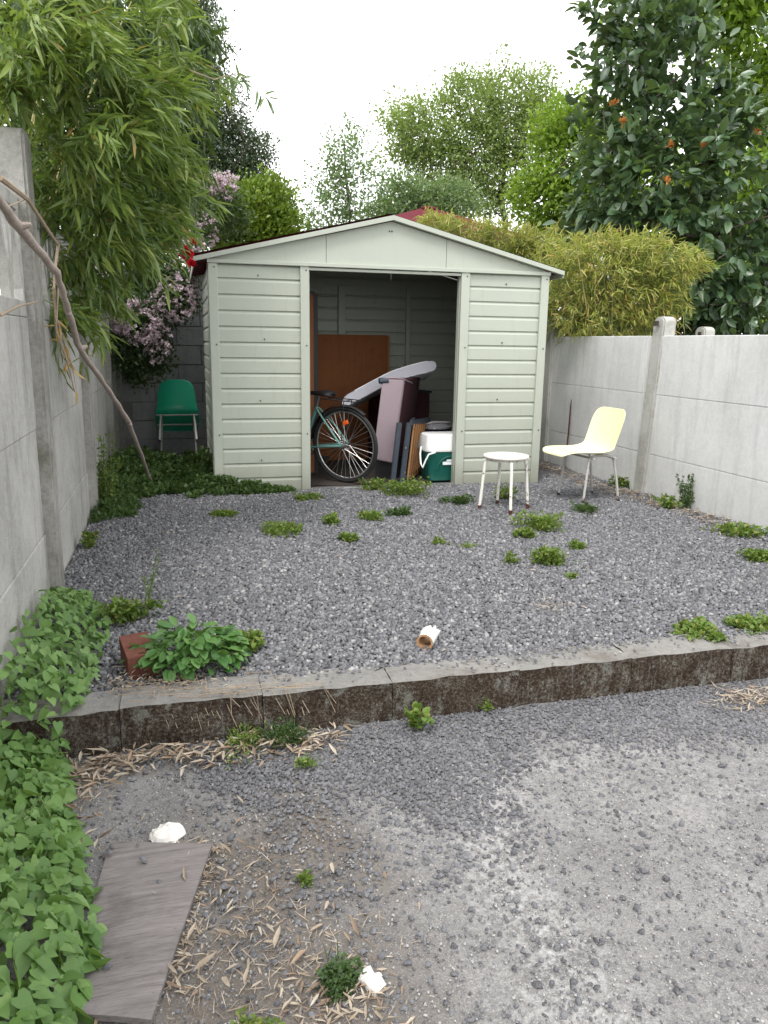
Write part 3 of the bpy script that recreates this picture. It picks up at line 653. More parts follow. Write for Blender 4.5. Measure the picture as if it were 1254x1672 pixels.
MB().box((PXm, (SY0+SY1)/2, roof_z(PXm)-.04), (.04, SY1-SY0-.03, .05)).build('roof_beam', MT['shed_in'], shed)
MB().box(((SX0+SX1)/2, SY1-.03, ZE+.01), (SX1-SX0-.06, .03, .075)).build('back_rail', MT['shed_in'], shed)
for x in (1.64, 2.35): MB().box((x, SY1-.045, 1.03), (.075 if x < 2 else .05, .03, 1.80), bev=.006).build('back_rib', MT['shed_in'], shed)
MB().box((2.19, SY1-.025, 2.0), (.012, .02, .13)).build('back_seam', MT['shed_in'], shed)
MB().box(((SX0+SX1)/2, SY0+.05, .145), (SX1-SX0-.1, .08, .016), bev=.003).build('floor_rail', MT['alu'], shed)
# neighbour's shed: only its burgundy roof shows above the ridge
p1, p2 = ony(688, 340, 11.1), ony(712, 342, 11.1)
ns = thing('garden_shed', (p1[0]+.6, 11.2, 0), 'burgundy roofed shed peeking over the ridge of the green shed', 'shed')
x0, x1 = p1[0]-1.55, p2[0]+1.5; zr = float(p1[2]); ze = zr-.52
MB().box(((x0+x1)/2, 11.3, ze/2-.02), (x1-x0-.3, 1.9, ze), bev=.01).build('wall', MT['shed'], ns)
MB().poly([(x0, 10.2, ze), (x1, 10.2, ze), (x1, 12.4, ze), (x0, 12.4, ze), (p1[0], 11.1, zr), (p2[0], 11.1, zr), (x0, 10.2, ze-.03), (x1, 10.2, ze-.03), (x1, 12.4, ze-.03), (x0, 12.4, ze-.03)],
    [(0, 1, 5, 4), (1, 2, 5), (2, 3, 4, 5), (3, 0, 4), (0, 6, 7, 1), (1, 7, 8, 2), (2, 8, 9, 3), (3, 9, 6, 0), (6, 9, 8, 7)]).build('roof', MT['roof'], ns)
MB().tube([(p1[0], 11.1, zr), (p2[0], 11.1, zr)], .03, 8).build('ridge_cap', MT['roof'], ns)
# ================================================================== OBJECTS
def gp(px, py, z=None):                     # point on the terrace gravel under a photo pixel
    p = onz(px, py, G); 
    for _ in range(3): p = onz(px, py, float(gz(p[0], p[1])))
    return p
# ---- shell chairs
def shell_chair(loc, rot, mat, label, taper=0., sc=1.0):
    t = thing('chair', loc, label, 'chair', rot=rot); t.scale = (sc,)*3
    # profile along the middle: (forward u, height z, half width, edge lift along normal)
    pr = [(.345, .372, .130, .0), (.342, .383, .170, .004), (.325, .398, .200, .008), (.28, .405, .218, .012), (.20, .400, .228, .018), (.10, .388, .232, .026), (.01, .380, .230, .034), (-.06, .384, .226, .044), (-.105, .400, .221, .052),
          (-.135, .435, .217, .058), (-.150, .485, .216, .056), (-.162, .54, .218, .050), (-.174, .60, .220, .044), (-.186, .66, .216, .036), (-.194, .70, .205, .028), (-.199, .725, .184, .020), (-.201, .738, .155, .014), (-.202, .744, .12, .010)]
    u = np.array([p[0] for p in pr]); z = np.array([p[1] for p in pr]); tu = np.gradient(u); tz = np.gradient(z); L_ = np.hypot(tu, tz); nu, nz = -tz/L_*-1, tu/L_*-1   # normal to the sitter's side
    P = []
    for i, (uu, zz, hw, li) in enumerate(pr):
        row = []; hw *= 1-taper*max(0, (i-8)/9)**1.2
        for s_ in np.linspace(-1, 1, 15):
            e = abs(s_)**2.6; row.append((uu+nu[i]*li*e, hw*s_, zz+nz[i]*li*e))
        P.append(row)
    o = MB().grid(P).build('shell', mat, t, True, False)
    md = o.modifiers.new('thick', 'SOLIDIFY'); md.thickness = .007; md.offset = 0
    md = o.modifiers.new('sub', 'SUBSURF'); md.levels = 1; md.render_levels = 2
    for s_ in (-1, 1):                       # one bent tube on either side carries a front and a rear leg
        f = [(.155, s_*.185, 0), (.135, s_*.178, .20), (.118, s_*.170, .335)]; b = [(-.115, s_*.172, .335), (-.145, s_*.180, .2), (-.175, s_*.188, 0)]
        MB().tube(f+[(.108, s_*.168, .358), (.085, s_*.166, .372), (.05, s_*.165, .378)], .0105, 10).build('leg', MT['chrome'], t, True, False)
        MB().tube([(-.05, s_*.165, .378), (-.085, s_*.166, .372), (-.106, s_*.168, .356)]+b, .0105, 10).build('leg', MT['chrome'], t, True, False)
        MB().tube([(.055, s_*.165, .378), (-.055, s_*.165, .378)], .0103, 10).build('side_rail', MT['chrome'], t, True, False)
        for q in (f[0], b[-1]): MB().tube([(q[0], q[1], -.001), (q[0], q[1], .02)], .013, 10).build('foot', MT['black'], t, True, False)
    for x_ in (.10, -.10): MB().tube([(x_, -.215, .362), (x_, .215, .362)], .009, 8).build('cross_bar', MT['chrome'], t, True, False)
    return t
c = gp(974, 822)
yc = (3.14, 5.44); shell_chair((yc[0], yc[1], float(gz(*yc))), (0, 0, R_(184)), MT['yellow'], 'pale yellow plastic shell chair on thin metal legs by the pale wall', sc=.97)
# green one: seen from behind, tipped forward so that its back rests on the block wall
gcx, gcy = -.035, 8.22
shell_chair((gcx, gcy, .245), (R_(0), R_(36), R_(90)), MT['green'], 'emerald green plastic shell chair tipped against the block wall', .28, .98)
# ---- stool
sx, sy = 2.30, 5.17; sz_ = float(gz(sx, sy))
st = thing('stool', (sx, sy, sz_), 'round white metal stool with chipped rusty legs before the shed', 'stool')
MB().lathe((0, 0, .385), [(0, 0), (.158, 0), (.166, .004), (.168, .012), (.164, .020), (.15, .023), (0, .022)], 40).build('seat', MT['stooltop'], st, True, False)
MB().lathe((0, 0, .362), [(.118, 0), (.126, 0), (.126, .022), (.118, .022)], 32).build('seat_ring', MT['stoolpaint'], st, True, False)
for k in range(4):
    a = R_(172+90*k); c_, s_ = math.cos(a), math.sin(a)
    pts = [(.09, .374), (.125, .374), (.142, .368), (.151, .352), (.156, .33), (.168, .2), (.184, .012)]
    MB().tube([(r*c_, r*s_, z) for r, z in pts], .0115, 10).build('leg', MT['stoolpaint'], st, True, False)
    MB().tube([(.1835*c_, .1835*s_, -.002), (.184*c_, .184*s_, .03)], .0135, 10).build('foot', MT['rust'], st, True, False)
# ---- bicycle (its front half stands behind the left-hand siding)
hub = ony(565, 722, 6.52); bz = float(gz(1.38, 6.5))+.012
bk = thing('bicycle', (hub[0], hub[1], bz), 'mint green city bicycle with black saddle parked inside the shed', 'bicycle', rot=(R_(-3), 0, R_(180-45)))
WR = .335; WB = 1.04
def wheel(x):
    wth = MB().ring((x, 0, WR), (0, 1, 0), WR-.017, .017, 56, 8).build('wheel', MT['black'], bk, True, False); wth.name = 'wheel'
    MB().ring((x, 0, WR), (0, 1, 0), WR-.042, .009, 56, 6).build('rim', MT['rim'], wth, True, False)
    mb = MB().tube([(x, -.045, WR), (x, .045, WR)], .016, 10); mb.build('hub', MT['rim'], wth, True, False)
    sm = None
    for k in range(36):
        a = 2*math.pi*k/36; b = a+(.55 if k % 4 < 2 else -.55); s_ = .03 if k % 2 else -.03
        MB().tube([(x+.03*math.cos(b), s_, WR+.03*math.sin(b)), (x+(WR-.045)*math.cos(a), 0, WR+(WR-.045)*math.sin(a))], .0013, 4).build('spoke', MT['rim'], wth, False, False)
    return wth
rwh = wheel(0); fwh = wheel(WB)
MB().box((-.02, .012, WR+.20), (.055, .012, .035), rot=(0, .4, 0), bev=.004).build('reflector', MT['reflector'], rwh, False, False)
bb = (.43, .0, .285); stt = (.285, 0, .66); ht = (.86, 0, .86); hb = (.89, 0, .70)
mb = MB().tube([bb, stt], .017, 12).tube([bb, (.65, 0, .37), (.80, 0, .53), hb], .019, 12).tube([(.36, 0, .47), (.6, 0, .52), (.77, 0, .66), (.865, 0, .82)], .016, 12).tube([hb, ht], .02, 12)
for s_ in (-1, 1):
    mb.tube([(0, s_*.058, WR), (.20, s_*.05, .315), (bb[0], s_*.03, bb[2])], .010, 10).tube([(0, s_*.058, WR), (.14, s_*.052, .50), (.28, s_*.02, .645)], .009, 10)
mb.tube([(bb[0], -.04, bb[2]), (bb[0], .04, bb[2])], .024, 12); mb.build('frame', MT['mint'], bk, True, False)
mb = MB()
for s_ in (-1, 1): mb.tube([(WB, s_*.05, WR), (WB-.05, s_*.05, .5), (.905, s_*.045, .66)], .010, 8)
mb.tube([(.905, -.05, .66), (.905, .05, .66)], .012, 8); mb.build('fork', MT['mint'], bk, True, False)
MB().tube([stt, (.255, 0, .755)], .013, 10).build('seat_post', MT['rim'], bk, True, False)
P = []
for u_, hw, z_ in ((-.125, .03, .765), (-.13, .06, .785), (-.11, .085, .80), (-.06, .088, .803), (-.01, .06, .798), (.05, .033, .795), (.10, .024, .792), (.135, .018, .785), (.145, .008, .772)):
    P.append([(.235+u_, hw*s_, z_-.03*abs(s_)**3) for s_ in np.linspace(-1, 1, 9)])
o = MB().grid(P).build('saddle', MT['black'], bk, True, False); md = o.modifiers.new('t', 'SOLIDIFY'); md.thickness = .03; md.offset = -1; md = o.modifiers.new('s', 'SUBSURF'); md.levels = 1; md.render_levels = 2
mb = MB()
for s_ in (-1, 1): mb.tube([(.15, s_*.02, .765), (.2, s_*.022, .755), (.3, s_*.02, .757), (.36, s_*.008, .775)], .0035, 6)
mb.build('saddle_rail', MT['rim'], o, True, False)
def guard(x, a0, a1, name):
    P = []
    for a in np.linspace(a0, a1, 26):
        r = WR+.018; P.append([(x+(r-.006*abs(s_)**2)*math.cos(a), .026*s_, WR+(r-.006*abs(s_)**2)*math.sin(a)) for s_ in (-1, -.5, 0, .5, 1)])
    o = MB().grid(P).build(name, MT['black'], bk, True, False); md = o.modifiers.new('t', 'SOLIDIFY'); md.thickness = .002
guard(0, R_(5), R_(128), 'mudguard'); guard(WB, R_(45), R_(170), 'mudguard')
mb = MB()
for s_ in (-.06, .06): mb.tube([(.2, s_, .735), (0, s_, .728), (-.16, s_, .722)], .005, 6)
for x_ in (-.16, -.06, .06, .16): mb.tube([(x_, -.06, .728), (x_, .06, .728)], .004, 6)
for s_ in (-.062, .062): mb.tube([(0, s_, WR), (-.04, s_, .725)], .004, 6)
mb.build('rack', MT['black'], bk, True, False)
MB().lathe((0, 0, 0), [(.07, -.003), (.088, -.003), (.088, .003), (.07, .003)], 30).build('chain_ring', MT['rim'], bk, True, False).matrix_local = Matrix.Translation((bb[0], -.05, bb[2]))@Euler((R_(90), 0, 0)).to_matrix().to_4x4()
for s_ in (-1, 1):
    MB().tube([(bb[0], s_*.06, bb[2]), (bb[0]+s_*.12, s_*.075, bb[2]+s_*.11)], .009, 8).build('crank', MT['rim'], bk, True, False)
    MB().box((bb[0]+s_*.12, s_*.12, bb[2]+s_*.11), (.09, .075, .022), bev=.006).build('pedal', MT['black'], bk, False, False)
MB().tube([ht, (.845, 0, .95)], .012, 8).build('stem', MT['rim'], bk, True, False)
MB().tube([(.70, -.28, .985), (.80, -.25, .985), (.87, -.13, .965), (.845, 0, .95), (.87, .13, .965), (.80, .25, .985), (.70, .28, .985)], .0115, 8).build('handlebar', MT['rim'], bk, True, False)
for s_ in (-1, 1): MB().tube([(.69, s_*.282, .985), (.80, s_*.252, .985)], .016, 8).build('grip', MT['black'], bk, True, False)
# ---- boards at the back of the shed
fz = lambda x, y: float(gz(x, y))+.012
b0, b1 = ony(518, 545, 7.86), ony(637, 547, 7.86); xx0 = b0[0]-.55
t = thing('hardboard_panel', ((xx0+b1[0])/2, 7.80, fz(1.6, 7.8)), 'orange brown hardboard panel leaning on the back of the shed', 'board')
hgt = float(b0[2])-fz(1.6, 7.8)
MB().box(((xx0+b1[0])/2, 7.83, fz(1.6, 7.8)+hgt/2-.002), (b1[0]-xx0-.05, .018, hgt), rot=(R_(-4), 0, 0), bev=.003).build('sheet', MT['brown_board'], t)
MB().box((b1[0]-.014, 7.83, fz(1.6, 7.8)+hgt/2-.006), (.022, .03, hgt-.012), rot=(R_(-4), 0, 0), bev=.003).build('edge_strip', MT['slat_wood'], t)
a0, a1 = ony(504, 474, 6.95), ony(518, 480, 6.95)
t = thing('bed_panel', (a1[0]-.25, 6.95, fz(1.1, 6.95)), 'tall dark edged brown panel standing just inside the left door jamb', 'board')
hgt = float(a0[2])-fz(1.1, 6.95)
def round_panel(cx, y, w_, z0, h_, th, r, rotz):
    pts = [(-w_/2, 0), (w_/2, 0)]+[(w_/2-r+r*math.cos(a), h_-r+r*math.sin(a)) for a in np.linspace(0, math.pi/2, 7)]+[(-w_/2+r+r*math.cos(a), h_-r+r*math.sin(a)) for a in np.linspace(math.pi/2, math.pi, 7)]
    c_, s_ = math.cos(rotz), math.sin(rotz); f = lambda u, v, z: (cx+u*c_-v*s_, y+u*s_+v*c_, z0+z)
    mb = MB(); n = len(pts); vs = [f(u, 0, z) for u, z in pts]+[f(u, th, z) for u, z in pts]
    return mb.poly(vs, [list(range(n)), list(range(n, 2*n))[::-1]]+[[i, n+i, n+(i+1) % n, (i+1) % n] for i in range(n)])
round_panel(a1[0]-.285, 6.96, .6, fz(1.1, 6.95), hgt, .05, .06, R_(8)).build('frame', MT['black'], t, False)
round_panel(a1[0]-.30, 6.945, .545, fz(1.1, 6.95)+.02, hgt-.035, .012, .05, R_(8)).build('panel', MT['brown_board'], t, False)
# ---- mauve upholstered bench standing on end
f0, f1, f2, f3 = ony(624, 618, 6.52), ony(660, 619, 6.52), ony(641, 757, 6.52), ony(608, 750, 6.52)
t = thing('upholstered_bench', ((f2[0]+f3[0])/2+.15, 6.7, fz(1.8, 6.7)), 'narrow mauve upholstered seat with dark maroon sides standing on end', 'bench')
dp = np.array((.30, .50, 0))                    # depth axis, back and to the right
def slab(prof, dep, name, mat, th=None, bev=0):
    mb = MB().prism(prof, dep)
    if bev: bmesh.ops.bevel(mb.bm, geom=list(mb.bm.edges), offset=bev, segments=3, affect='EDGES', profile=.5)
    return mb.build(name, mat, t, True)
up = np.array((0, 0, .03))
slab([f3, f2, f1, f0], unit(dp)*.05, 'seat_pad', MT['mauve'], bev=.016)
ins = unit(dp)*.045
slab([f3+ins+(.01, 0, .02), f2+ins+(-.004, 0, .02), f1+ins-(.004, 0, .004), f0+ins+(.01, 0, -.004)], dp, 'body', MT['maroon'], bev=.012)
e0 = f0+ins*.4+np.array((-.012, 0, -.022)); MB().tube([e0-np.array((.02, 0, 0)), e0+np.array((.06, 0, .004))], .026, 14).build('rolled_edge', MT['slate'], t, True)
# rolled mauve flap running back from the top
fl = []
for k in np.linspace(0, 1, 8):
    o_ = f0*(1-0)+dp*k*.55+np.array((0, 0, .012*math.sin(k*3)-.035*k)); o2 = f1+dp*k*.55+np.array((0, 0, .004-.05*k)); fl.append([o_*(1-s)+o2*s+np.array((0, 0, .012*math.sin(s*math.pi))) for s in np.linspace(0, 1, 7)])
o = MB().grid(fl).build('top_flap', MT['mauve'], t, True); md = o.modifiers.new('t', 'SOLIDIFY'); md.thickness = .012
zb = fz(1.8, 6.7); gl = float(f2[2])
MB().prism([(f3[0]+.06, 6.62, zb-.004), (f2[0]+.07, 6.62, zb-.004), (f2[0]+.02, 6.62, gl+.03), (f3[0]+.03, 6.62, gl+.03)], dp*.8).build('base', MT['black'], t)
# ---- folded slatted frame
t = thing('folded_bed_frame', (1.9, 6.45, fz(1.9, 6.45)), 'folded slatted frame with slate metal legs and varnished wooden slats', 'bed frame')
def bar(p, q, w_, d_, name, mat, bev=.004):
    p, q = Vector(p), Vector(q); dz = (q-p); mb = MB()
    m_ = Matrix.Translation((p+q)/2)@dz.to_track_quat('Z', 'Y').to_matrix().to_4x4()
    r = bmesh.ops.create_cube(mb.bm, size=1, matrix=m_@Matrix.Diagonal((w_, d_, dz.length, 1)))
    bmesh.ops.bevel(mb.bm, geom=list({e for v in r['verts'] for e in v.link_edges}), offset=bev, segments=2, affect='EDGES')
    return mb.build(name, mat, t, False)
zf = fz(1.9, 6.4)
for (pa, pb) in (((652, 690), (640, 797)), ((668, 690), (655, 797))):
    a_, b_ = ony(*pa, 6.40), ony(*pb, 6.40); b_ = b_+(a_-b_)*((zf-b_[2])/(a_[2]-b_[2])); bar(b_, a_, .03, .045, 'leg', MT['slate'])
aT, bT = ony(676, 692, 6.41), ony(664, 795, 6.41); bT = bT+(aT-bT)*((zf-bT[2])/(aT[2]-bT[2]))
for k in range(7):
    off = np.array((.042*k, .07*k, 0)); p, q = bT+off, aT+off+np.array((0, 0, -.006*k))
    bar(p+(0, 0, .01), q, .016, .016, 'slat', MT['slat_wood'], .002)
bar(aT+np.array((-.035, -.03, .010)), aT+np.array((.30, .50, -.02)), .03, .045, 'top_rail', MT['slate'])
bar(aT+np.array((-.06, .0, .004)), aT+np.array((.24, .50, -.02)), .016, .02, 'top_rail', MT['slate'])
bar(bT+np.array((-.035, -.02, .05)), bT+np.array((.30, .50, .05)), .03, .03, 'bottom_rail', MT['slate'])
for k in range(5):
    q = aT+np.array((-.02+.035*k, .02+.09*k, .026-.004*k)); MB().ring(q, (.3, .6, .9), .014, .004, 12, 6).build('clip', MT['black'], t, True)
for dz in (.30, .08): MB().lathe((bT[0]-.035+.03*dz, bT[1]-.026, bT[2]+dz), [(0, 0), (.007, 0), (.007, .014), (0, .014)], 10).build('bolt', MT['rim'], t, True)
# ---- cool box
cx, cy = 2.265, 6.50; cz = fz(cx, cy)
t = thing('cool_box', (cx, cy, cz), 'dark green cool box with white lid inside the doorway', 'cool box')
def rbox(w0, d0, w1, d1, z0, z1, r, name, mat, n=6, capr=.0):
    mb = MB(); rings = []
    def ring(w_, d_, z):
        pts = []
        for (sx_, sy_, a0) in ((1, 1, 0), (-1, 1, 90), (-1, -1, 180), (1, -1, 270)):
            for k in range(n+1):
                a = R_(a0+90*k/n); pts.append((sx_*(w_/2-r)+r*math.cos(a), sy_*(d_/2-r)+r*math.sin(a), z))
        return pts
    h = z1-z0; rs = [ring(w0-.03, d0-.03, z0), ring(w0-.008, d0-.008, z0+.008), ring(w0, d0, z0+.025), ring(w1, d1, z1-capr), ]
    if capr: rs += [ring(w1-.01, d1-.01, z1-capr*.35), ring(w1-.04, d1-.04, z1)]
    vv = [[mb.bm.verts.new(p) for p in r_] for r_ in rs]; m_ = len(rs[0])
    for a_, b_ in zip(vv[:-1], vv[1:]):
        for k in range(m_): mb.bm.faces.new([a_[k], a_[(k+1) % m_], b_[(k+1) % m_], b_[k]])
    mb.bm.faces.new(vv[0][::-1]); mb.bm.faces.new(vv[-1])
    return mb
body = rbox(.32, .26, .38, .31, .0, .275, .05, 'b', None).build('body', MT['cooler_green'], t, True, False)
rbox(.40, .33, .36, .29, .262, .415, .055, 'l', None, capr=.03).build('lid', MT['white_plastic'], t, True, False)
arch = [( .02+.115*math.cos(a), -.150-.0*a, .09+.135*math.sin(a)) for a in np.linspace(.15, math.pi-.15, 14)]
MB().tube([(x_, -.139-.065*z_, z_) for x_, _, z_ in arch], .007, 8).build('moulded_arch', MT['cooler_green'], body, True, False)
MB().box((.0, -.1515, .165), (.085, .004, .028), rot=(R_(-5), 0, 0)).build('sticker', MT['sticker'], body, False, False)
MB().box((.018, -.1535, .19), (.05, .004, .016), rot=(R_(-5), 0, 0)).build('sticker', MT['sticker'], body, False, False)
MB().tube([(-.205, -.02, .30), (-.225, -.06, .24), (-.235, -.12, .16), (-.228, -.155, .135), (-.205, -.165, .20), (-.18, -.168, .25), (-.12, -.172, .268)], .008, 8).build('handle', MT['white_plastic'], t, True, False)
# ---- lidded pot behind it
px_, py_ = 2.32, 6.92; pz = fz(px_, py_)
t = thing('lidded_pot', (px_, py_, pz), 'dark plum cooking pot with clear lid and wire behind the cool box', 'pot')
MB().lathe((0, 0, 0), [(0, 0), (.15, 0), (.165, .02), (.168, .40), (.175, .41), (.16, .41), (.155, .03), (0, .02)], 32).build('body', MT['plum'], t, True, False)
MB().lathe((0, 0, .412), [(.172, 0), (.17, .015), (.12, .045), (.05, .06), (0, .062)], 32).build('lid', MT['glass'], t, True, False)
MB().tube([(-.26, -.16, .10), (-.22, -.15, .30), (-.17, -.10, .44), (-.05, -.12, .475), (.12, -.10, .47), (.17, -.05, .42)], .004, 6).build('wire', MT['grey_plastic'], t, True, False)
# dark box and stick further back
t = thing('dark_box', (2.3, 7.55, fz(2.3, 7.55)), 'dark box lost in the shadow at the back of the shed', 'box')
MB().box((2.15, 7.55, fz(2.3, 7.55)+.36), (.52, .36, .72), rot=(0, 0, .2), bev=.012).build('carcass', MT['maroon'], t); MB().box((2.15, 7.55, fz(2.3, 7.55)+.727), (.55, .39, .02), rot=(0, 0, .2), bev=.006).build('top', MT['black'], t)
# ---- sagging foam mattress lying across, front edge towards the door
A = [ony(558, 648, 6.82), ony(600, 625, 6.82), ony(640, 604, 6.82), ony(680, 592, 6.82), ony(712, 586, 6.82)]
th = .115; back = np.array((.12, .60, -.10))
t = thing('mattress', (float(A[2][0]), 7.1, fz(1.8, 7.1)), 'thin pale grey foam mattress sagging across the clutter in the shed', 'mattress')
tt = np.concatenate([np.array((0, .02, .06, .12, .2, .32)), np.linspace(.5, 3.4, 16), 4-np.array((.42, .32, .22, .13, .06, .02, 0))]); Ai = np.stack([np.interp(tt, range(5), [a[k] for a in A]) for k in range(3)], 1)
for _ in range(2): Ai[7:-7] = (Ai[6:-8]+Ai[7:-7]*2+Ai[8:-6])/4
ln = np.concatenate([[0], np.cumsum(np.linalg.norm(np.diff(Ai, axis=0), axis=1))]); e_ = np.minimum(ln, ln[-1]-ln); hfac = np.sqrt(np.clip(1-np.clip(1-e_/.055, 0, 1)**2, .03, 1))
mid = Ai-np.array((-.005, 0, th/2)); hv = np.array((-.005, 0, th/2)); sec = [(0., .80), (.03, .93), (.08, 1.), (.3, 1.), (.65, 1.), (1., .95)]
ringT = [[mid[i]+hv*hfac[i]*k_+back*f for f, k_ in sec] for i in range(len(Ai))]; ringB = [[mid[i]-hv*hfac[i]*k_+back*f for f, k_ in sec] for i in range(len(Ai))]
rings = [ta+tb[::-1]+[ta[0]] for ta, tb in zip(ringT, ringB)]
mb = MB(); mb.grid(rings); bmesh.ops.remove_doubles(mb.bm, verts=mb.bm.verts, dist=1e-5)
for r_ in (rings[0], rings[-1]): mb.bm.faces.new([mb.bm.verts.new(tuple(p)) for p in r_[:-1]])
mat_o = mb.build('cover', MT['mattress'], t, True)
for dz in (-.008, -th+.008):
    MB().tube([p+np.array((0.0, .004, dz)) for p in Ai[6:-6]], .004, 6).build('piping', MT['white_plastic'], mat_o, True)
# ---- brick
bp = gp(226, 1100); t_ = MB().box((0, 0, .05), (.105, .20, .10), rot=(R_(4), R_(-3), 0), bev=.004).build('brick', MT['brick']); t_.location = (bp[0], bp[1]+.06, bp[2]-.005); t_.rotation_euler = (0, 0, R_(12)); tag(t_, 'worn red brick lying beside the leafy clump on the terrace edge', 'brick')
# ---- plywood board
q = [onz(180, 1373, .02), onz(346, 1380, .02), onz(247, 1668, .02), onz(100, 1655, .02)]
mb = MB(); N = 8
P = [[(q[0]*(1-u)+q[1]*u)*(1-v)+(q[3]*(1-u)+q[2]*u)*v+np.array((0, 0, .006*math.sin(u*3)*math.sin(v*2.5)+.004*u)) for u in np.linspace(0, 1, N)] for v in np.linspace(0, 1, N)]
mb.grid(P)
ctr = sum(q)/4
for v in mb.bm.verts: v.co -= Vector(ctr)
o = mb.build('plywood_board', MT['grey_wood']); o.location = tuple(ctr); md = o.modifiers.new('t', 'SOLIDIFY'); md.thickness = .016; md.offset = -1
tag(o, 'grey weathered plywood board lying on the concrete beside the bindweed', 'board')
# ---- broken pale bits
def shard(px, py, name, label, w_, h_, rz):
    p = onz(px, py, .0); P = []
    for e in np.linspace(0, 1.5, 7):
        P.append([((w_/2)*math.cos(a_)*math.cos(e)*(1+.08*math.sin(3*a_+1)), .035*math.sin(a_)*math.cos(e)+.02*math.sin(e), h_*math.sin(e)*(1+.10*math.sin(2*a_))) for a_ in np.linspace(0, 2*math.pi, 19)])
    P = [[tuple(np.array(p)+(rng.normal(0, .0022, 3) if 0 < j < len(r)-1 else 0)) for j, p in enumerate(r)] for r in P]
    o = MB().grid(P).build(name, MT['pottery'], None, False); md = o.modifiers.new('t', 'SOLIDIFY'); md.thickness = .006; o.location = (p[0], p[1], .004); o.rotation_euler = (0, 0, rz)
    return tag(o, label, 'shard')
shard(272, 1369, 'white_shard', 'white curved shard lying against the end of the plywood board', .10, .024, .05)
p = onz(624, 1622, 0)
t = thing('white_shard', (p[0], p[1], 0), 'small white broken piece lying beside a weed on the concrete', 'shard', rot=(0, 0, R_(25)))
MB().lathe((0, 0, 0), [(.0, .004), (.018, .004), (.022, .02), (.017, .04), (.021, .055), (.012, .06), (.008, .045)], 9).build('piece', MT['pottery'], t, True, False).rotation_euler = (R_(-70), 0, .2)
MB().box((.01, .03, .012), (.02, .012, .02), rot=(.4, .6, .3), bev=.004).build('chip', MT['pottery'], t, False, False)
p = gp(693, 1062)
t = thing('white_tube', (p[0], p[1], p[2]), 'broken white hollow tube lying on the gravel near the kerb', 'tube', rot=(0, 0, R_(-32)))
prof = []
mb = MB(); n = 18; R1, R2 = .034, .026
o1 = [[((R1+.006*math.sin(5*k*2*math.pi/n)*(y > .07))*math.cos(2*math.pi*k/n), y+(.018*math.sin(k*2.7) if y > .09 else 0), R1+(R1+.006*math.sin(3*k*2*math.pi/n)*(y > .07))*math.sin(2*math.pi*k/n)) for k in range(n+1)] for y in (0, .004, .05, .08, .11)]
mb.grid(o1); mb.build('outer', MT['pottery'], t, True, False)
i1 = [[(R2*math.cos(2*math.pi*k/n), y, R1+R2*math.sin(2*math.pi*k/n)) for k in range(n+1)] for y in (.0, .05, .10)]
MB().grid([[(R1*.99*math.cos(2*math.pi*k/n), .001, R1+R1*.99*math.sin(2*math.pi*k/n)) for k in range(n+1)], i1[0]]).grid(i1).build('core', MT['terracotta'], t, True, False)
# ---- rusty stake by the right wall
p0, p1 = ony(926, 720, 6.9), ony(933, 652, 6.9); z0 = float(gz(p0[0], p0[1]))
p0 = p0+(p1-p0)*((z0-p0[2])/(p1[2]-p0[2]))
o = MB().tube([p0-p0, (p1-p0)*.5+np.array((.006, 0, 0)), (p1-p0)*.9, p1-p0], [.008, .008, .007, .003], 7).build('iron_stake', MT['rust'], None, False); o.location = tuple(p0)
tag(o, 'thin rust red iron stake standing near the pale wall behind the yellow chair', 'stake')
# ---- fallen branch leaning on the left wall
bx = [(-.52, 0, 330), (-.51, 30, 370), (-.49, 92, 445), (-.455, 112, 510), (-.43, 130, 570), (-.36, 180, 640), (-.335, 210, 690), (-.30, 230, 742), (-.262, 250, 793)]
pts = [onx(a, b, x) if i < 8 else onz(250, 795, G-.01) for i, (x, a, b) in enumerate(bx)]
# blend depth smoothly: y grows along the branch
ys = np.interp(range(len(pts)), [0, 8], [3.0, 6.62]); 
ys = [2.75, 3.0, 3.42, 3.72, 4.05, 4.75, 5.3, 5.95, 6.62]
pts = [ony(a, b, y) for (x, a, b), y in zip(bx, ys)]; pts[-1][2] = G-.005
pts.insert(0, pts[0]+(pts[0]-pts[1])*1.2)
bo = thing('fallen_branch', tuple(pts[-1]), 'long pale dead branch leaning from the left wall down to the ground cover', 'branch')
rad = [.015, .015, .018, .0145, .014, .0145, .0135, .0155, .0135, .014]
fine = []; fr = []
for i in range(len(pts)-1):
    for f in np.linspace(0, 1, 5, endpoint=False):
        fine.append(pts[i]*(1-f)+pts[i+1]*f+rng.normal(0, .0025, 3)); fr.append(rad[i]*(1-f)+rad[i+1]*f+rng.normal(0, .0007))
fine.append(pts[-1]); fr.append(.02)
MB().tube(fine, fr, 10).build('limb', MT['branch'], bo, True)
for i in (2, 4, 5, 7):
    d = Vector(rng.normal(0, 1, 3)).normalized()*.025+Vector((.02, -.01, 0)); MB().tube([pts[i], Vector(pts[i])+d*.6, Vector(pts[i])+d], [.015, .012, .006], 7).build('knot', MT['branch'], bo, True)
def twig(l, ysl, r, name='twig', parent=None, mat='drystem'):
    P_ = [ony(a, b, y) for (a, b), y in zip(l, ysl)]; return MB().tube(P_, list(np.linspace(r, r*.45, len(P_))), 6).build(name, MT[mat], parent, True), P_
twig([(0, 290), (45, 325), (78, 375), (95, 400), (90, 440), (88, 470)], [2.9, 3.2, 3.5, 3.62, 3.62, 3.6], .010, 'twig', bo)
twig([(88, 470), (92, 540), (110, 590), (122, 640)], [3.6, 3.68, 3.75, 3.8], .007, 'twig', bo)
twig([(0, 515), (30, 500), (62, 492)], [3.0, 3.15, 3.3], .006, 'twig', bo); twig([(0, 340), (20, 335), (42, 325)], [2.9, 3.05, 3.2], .004, 'twig', bo)
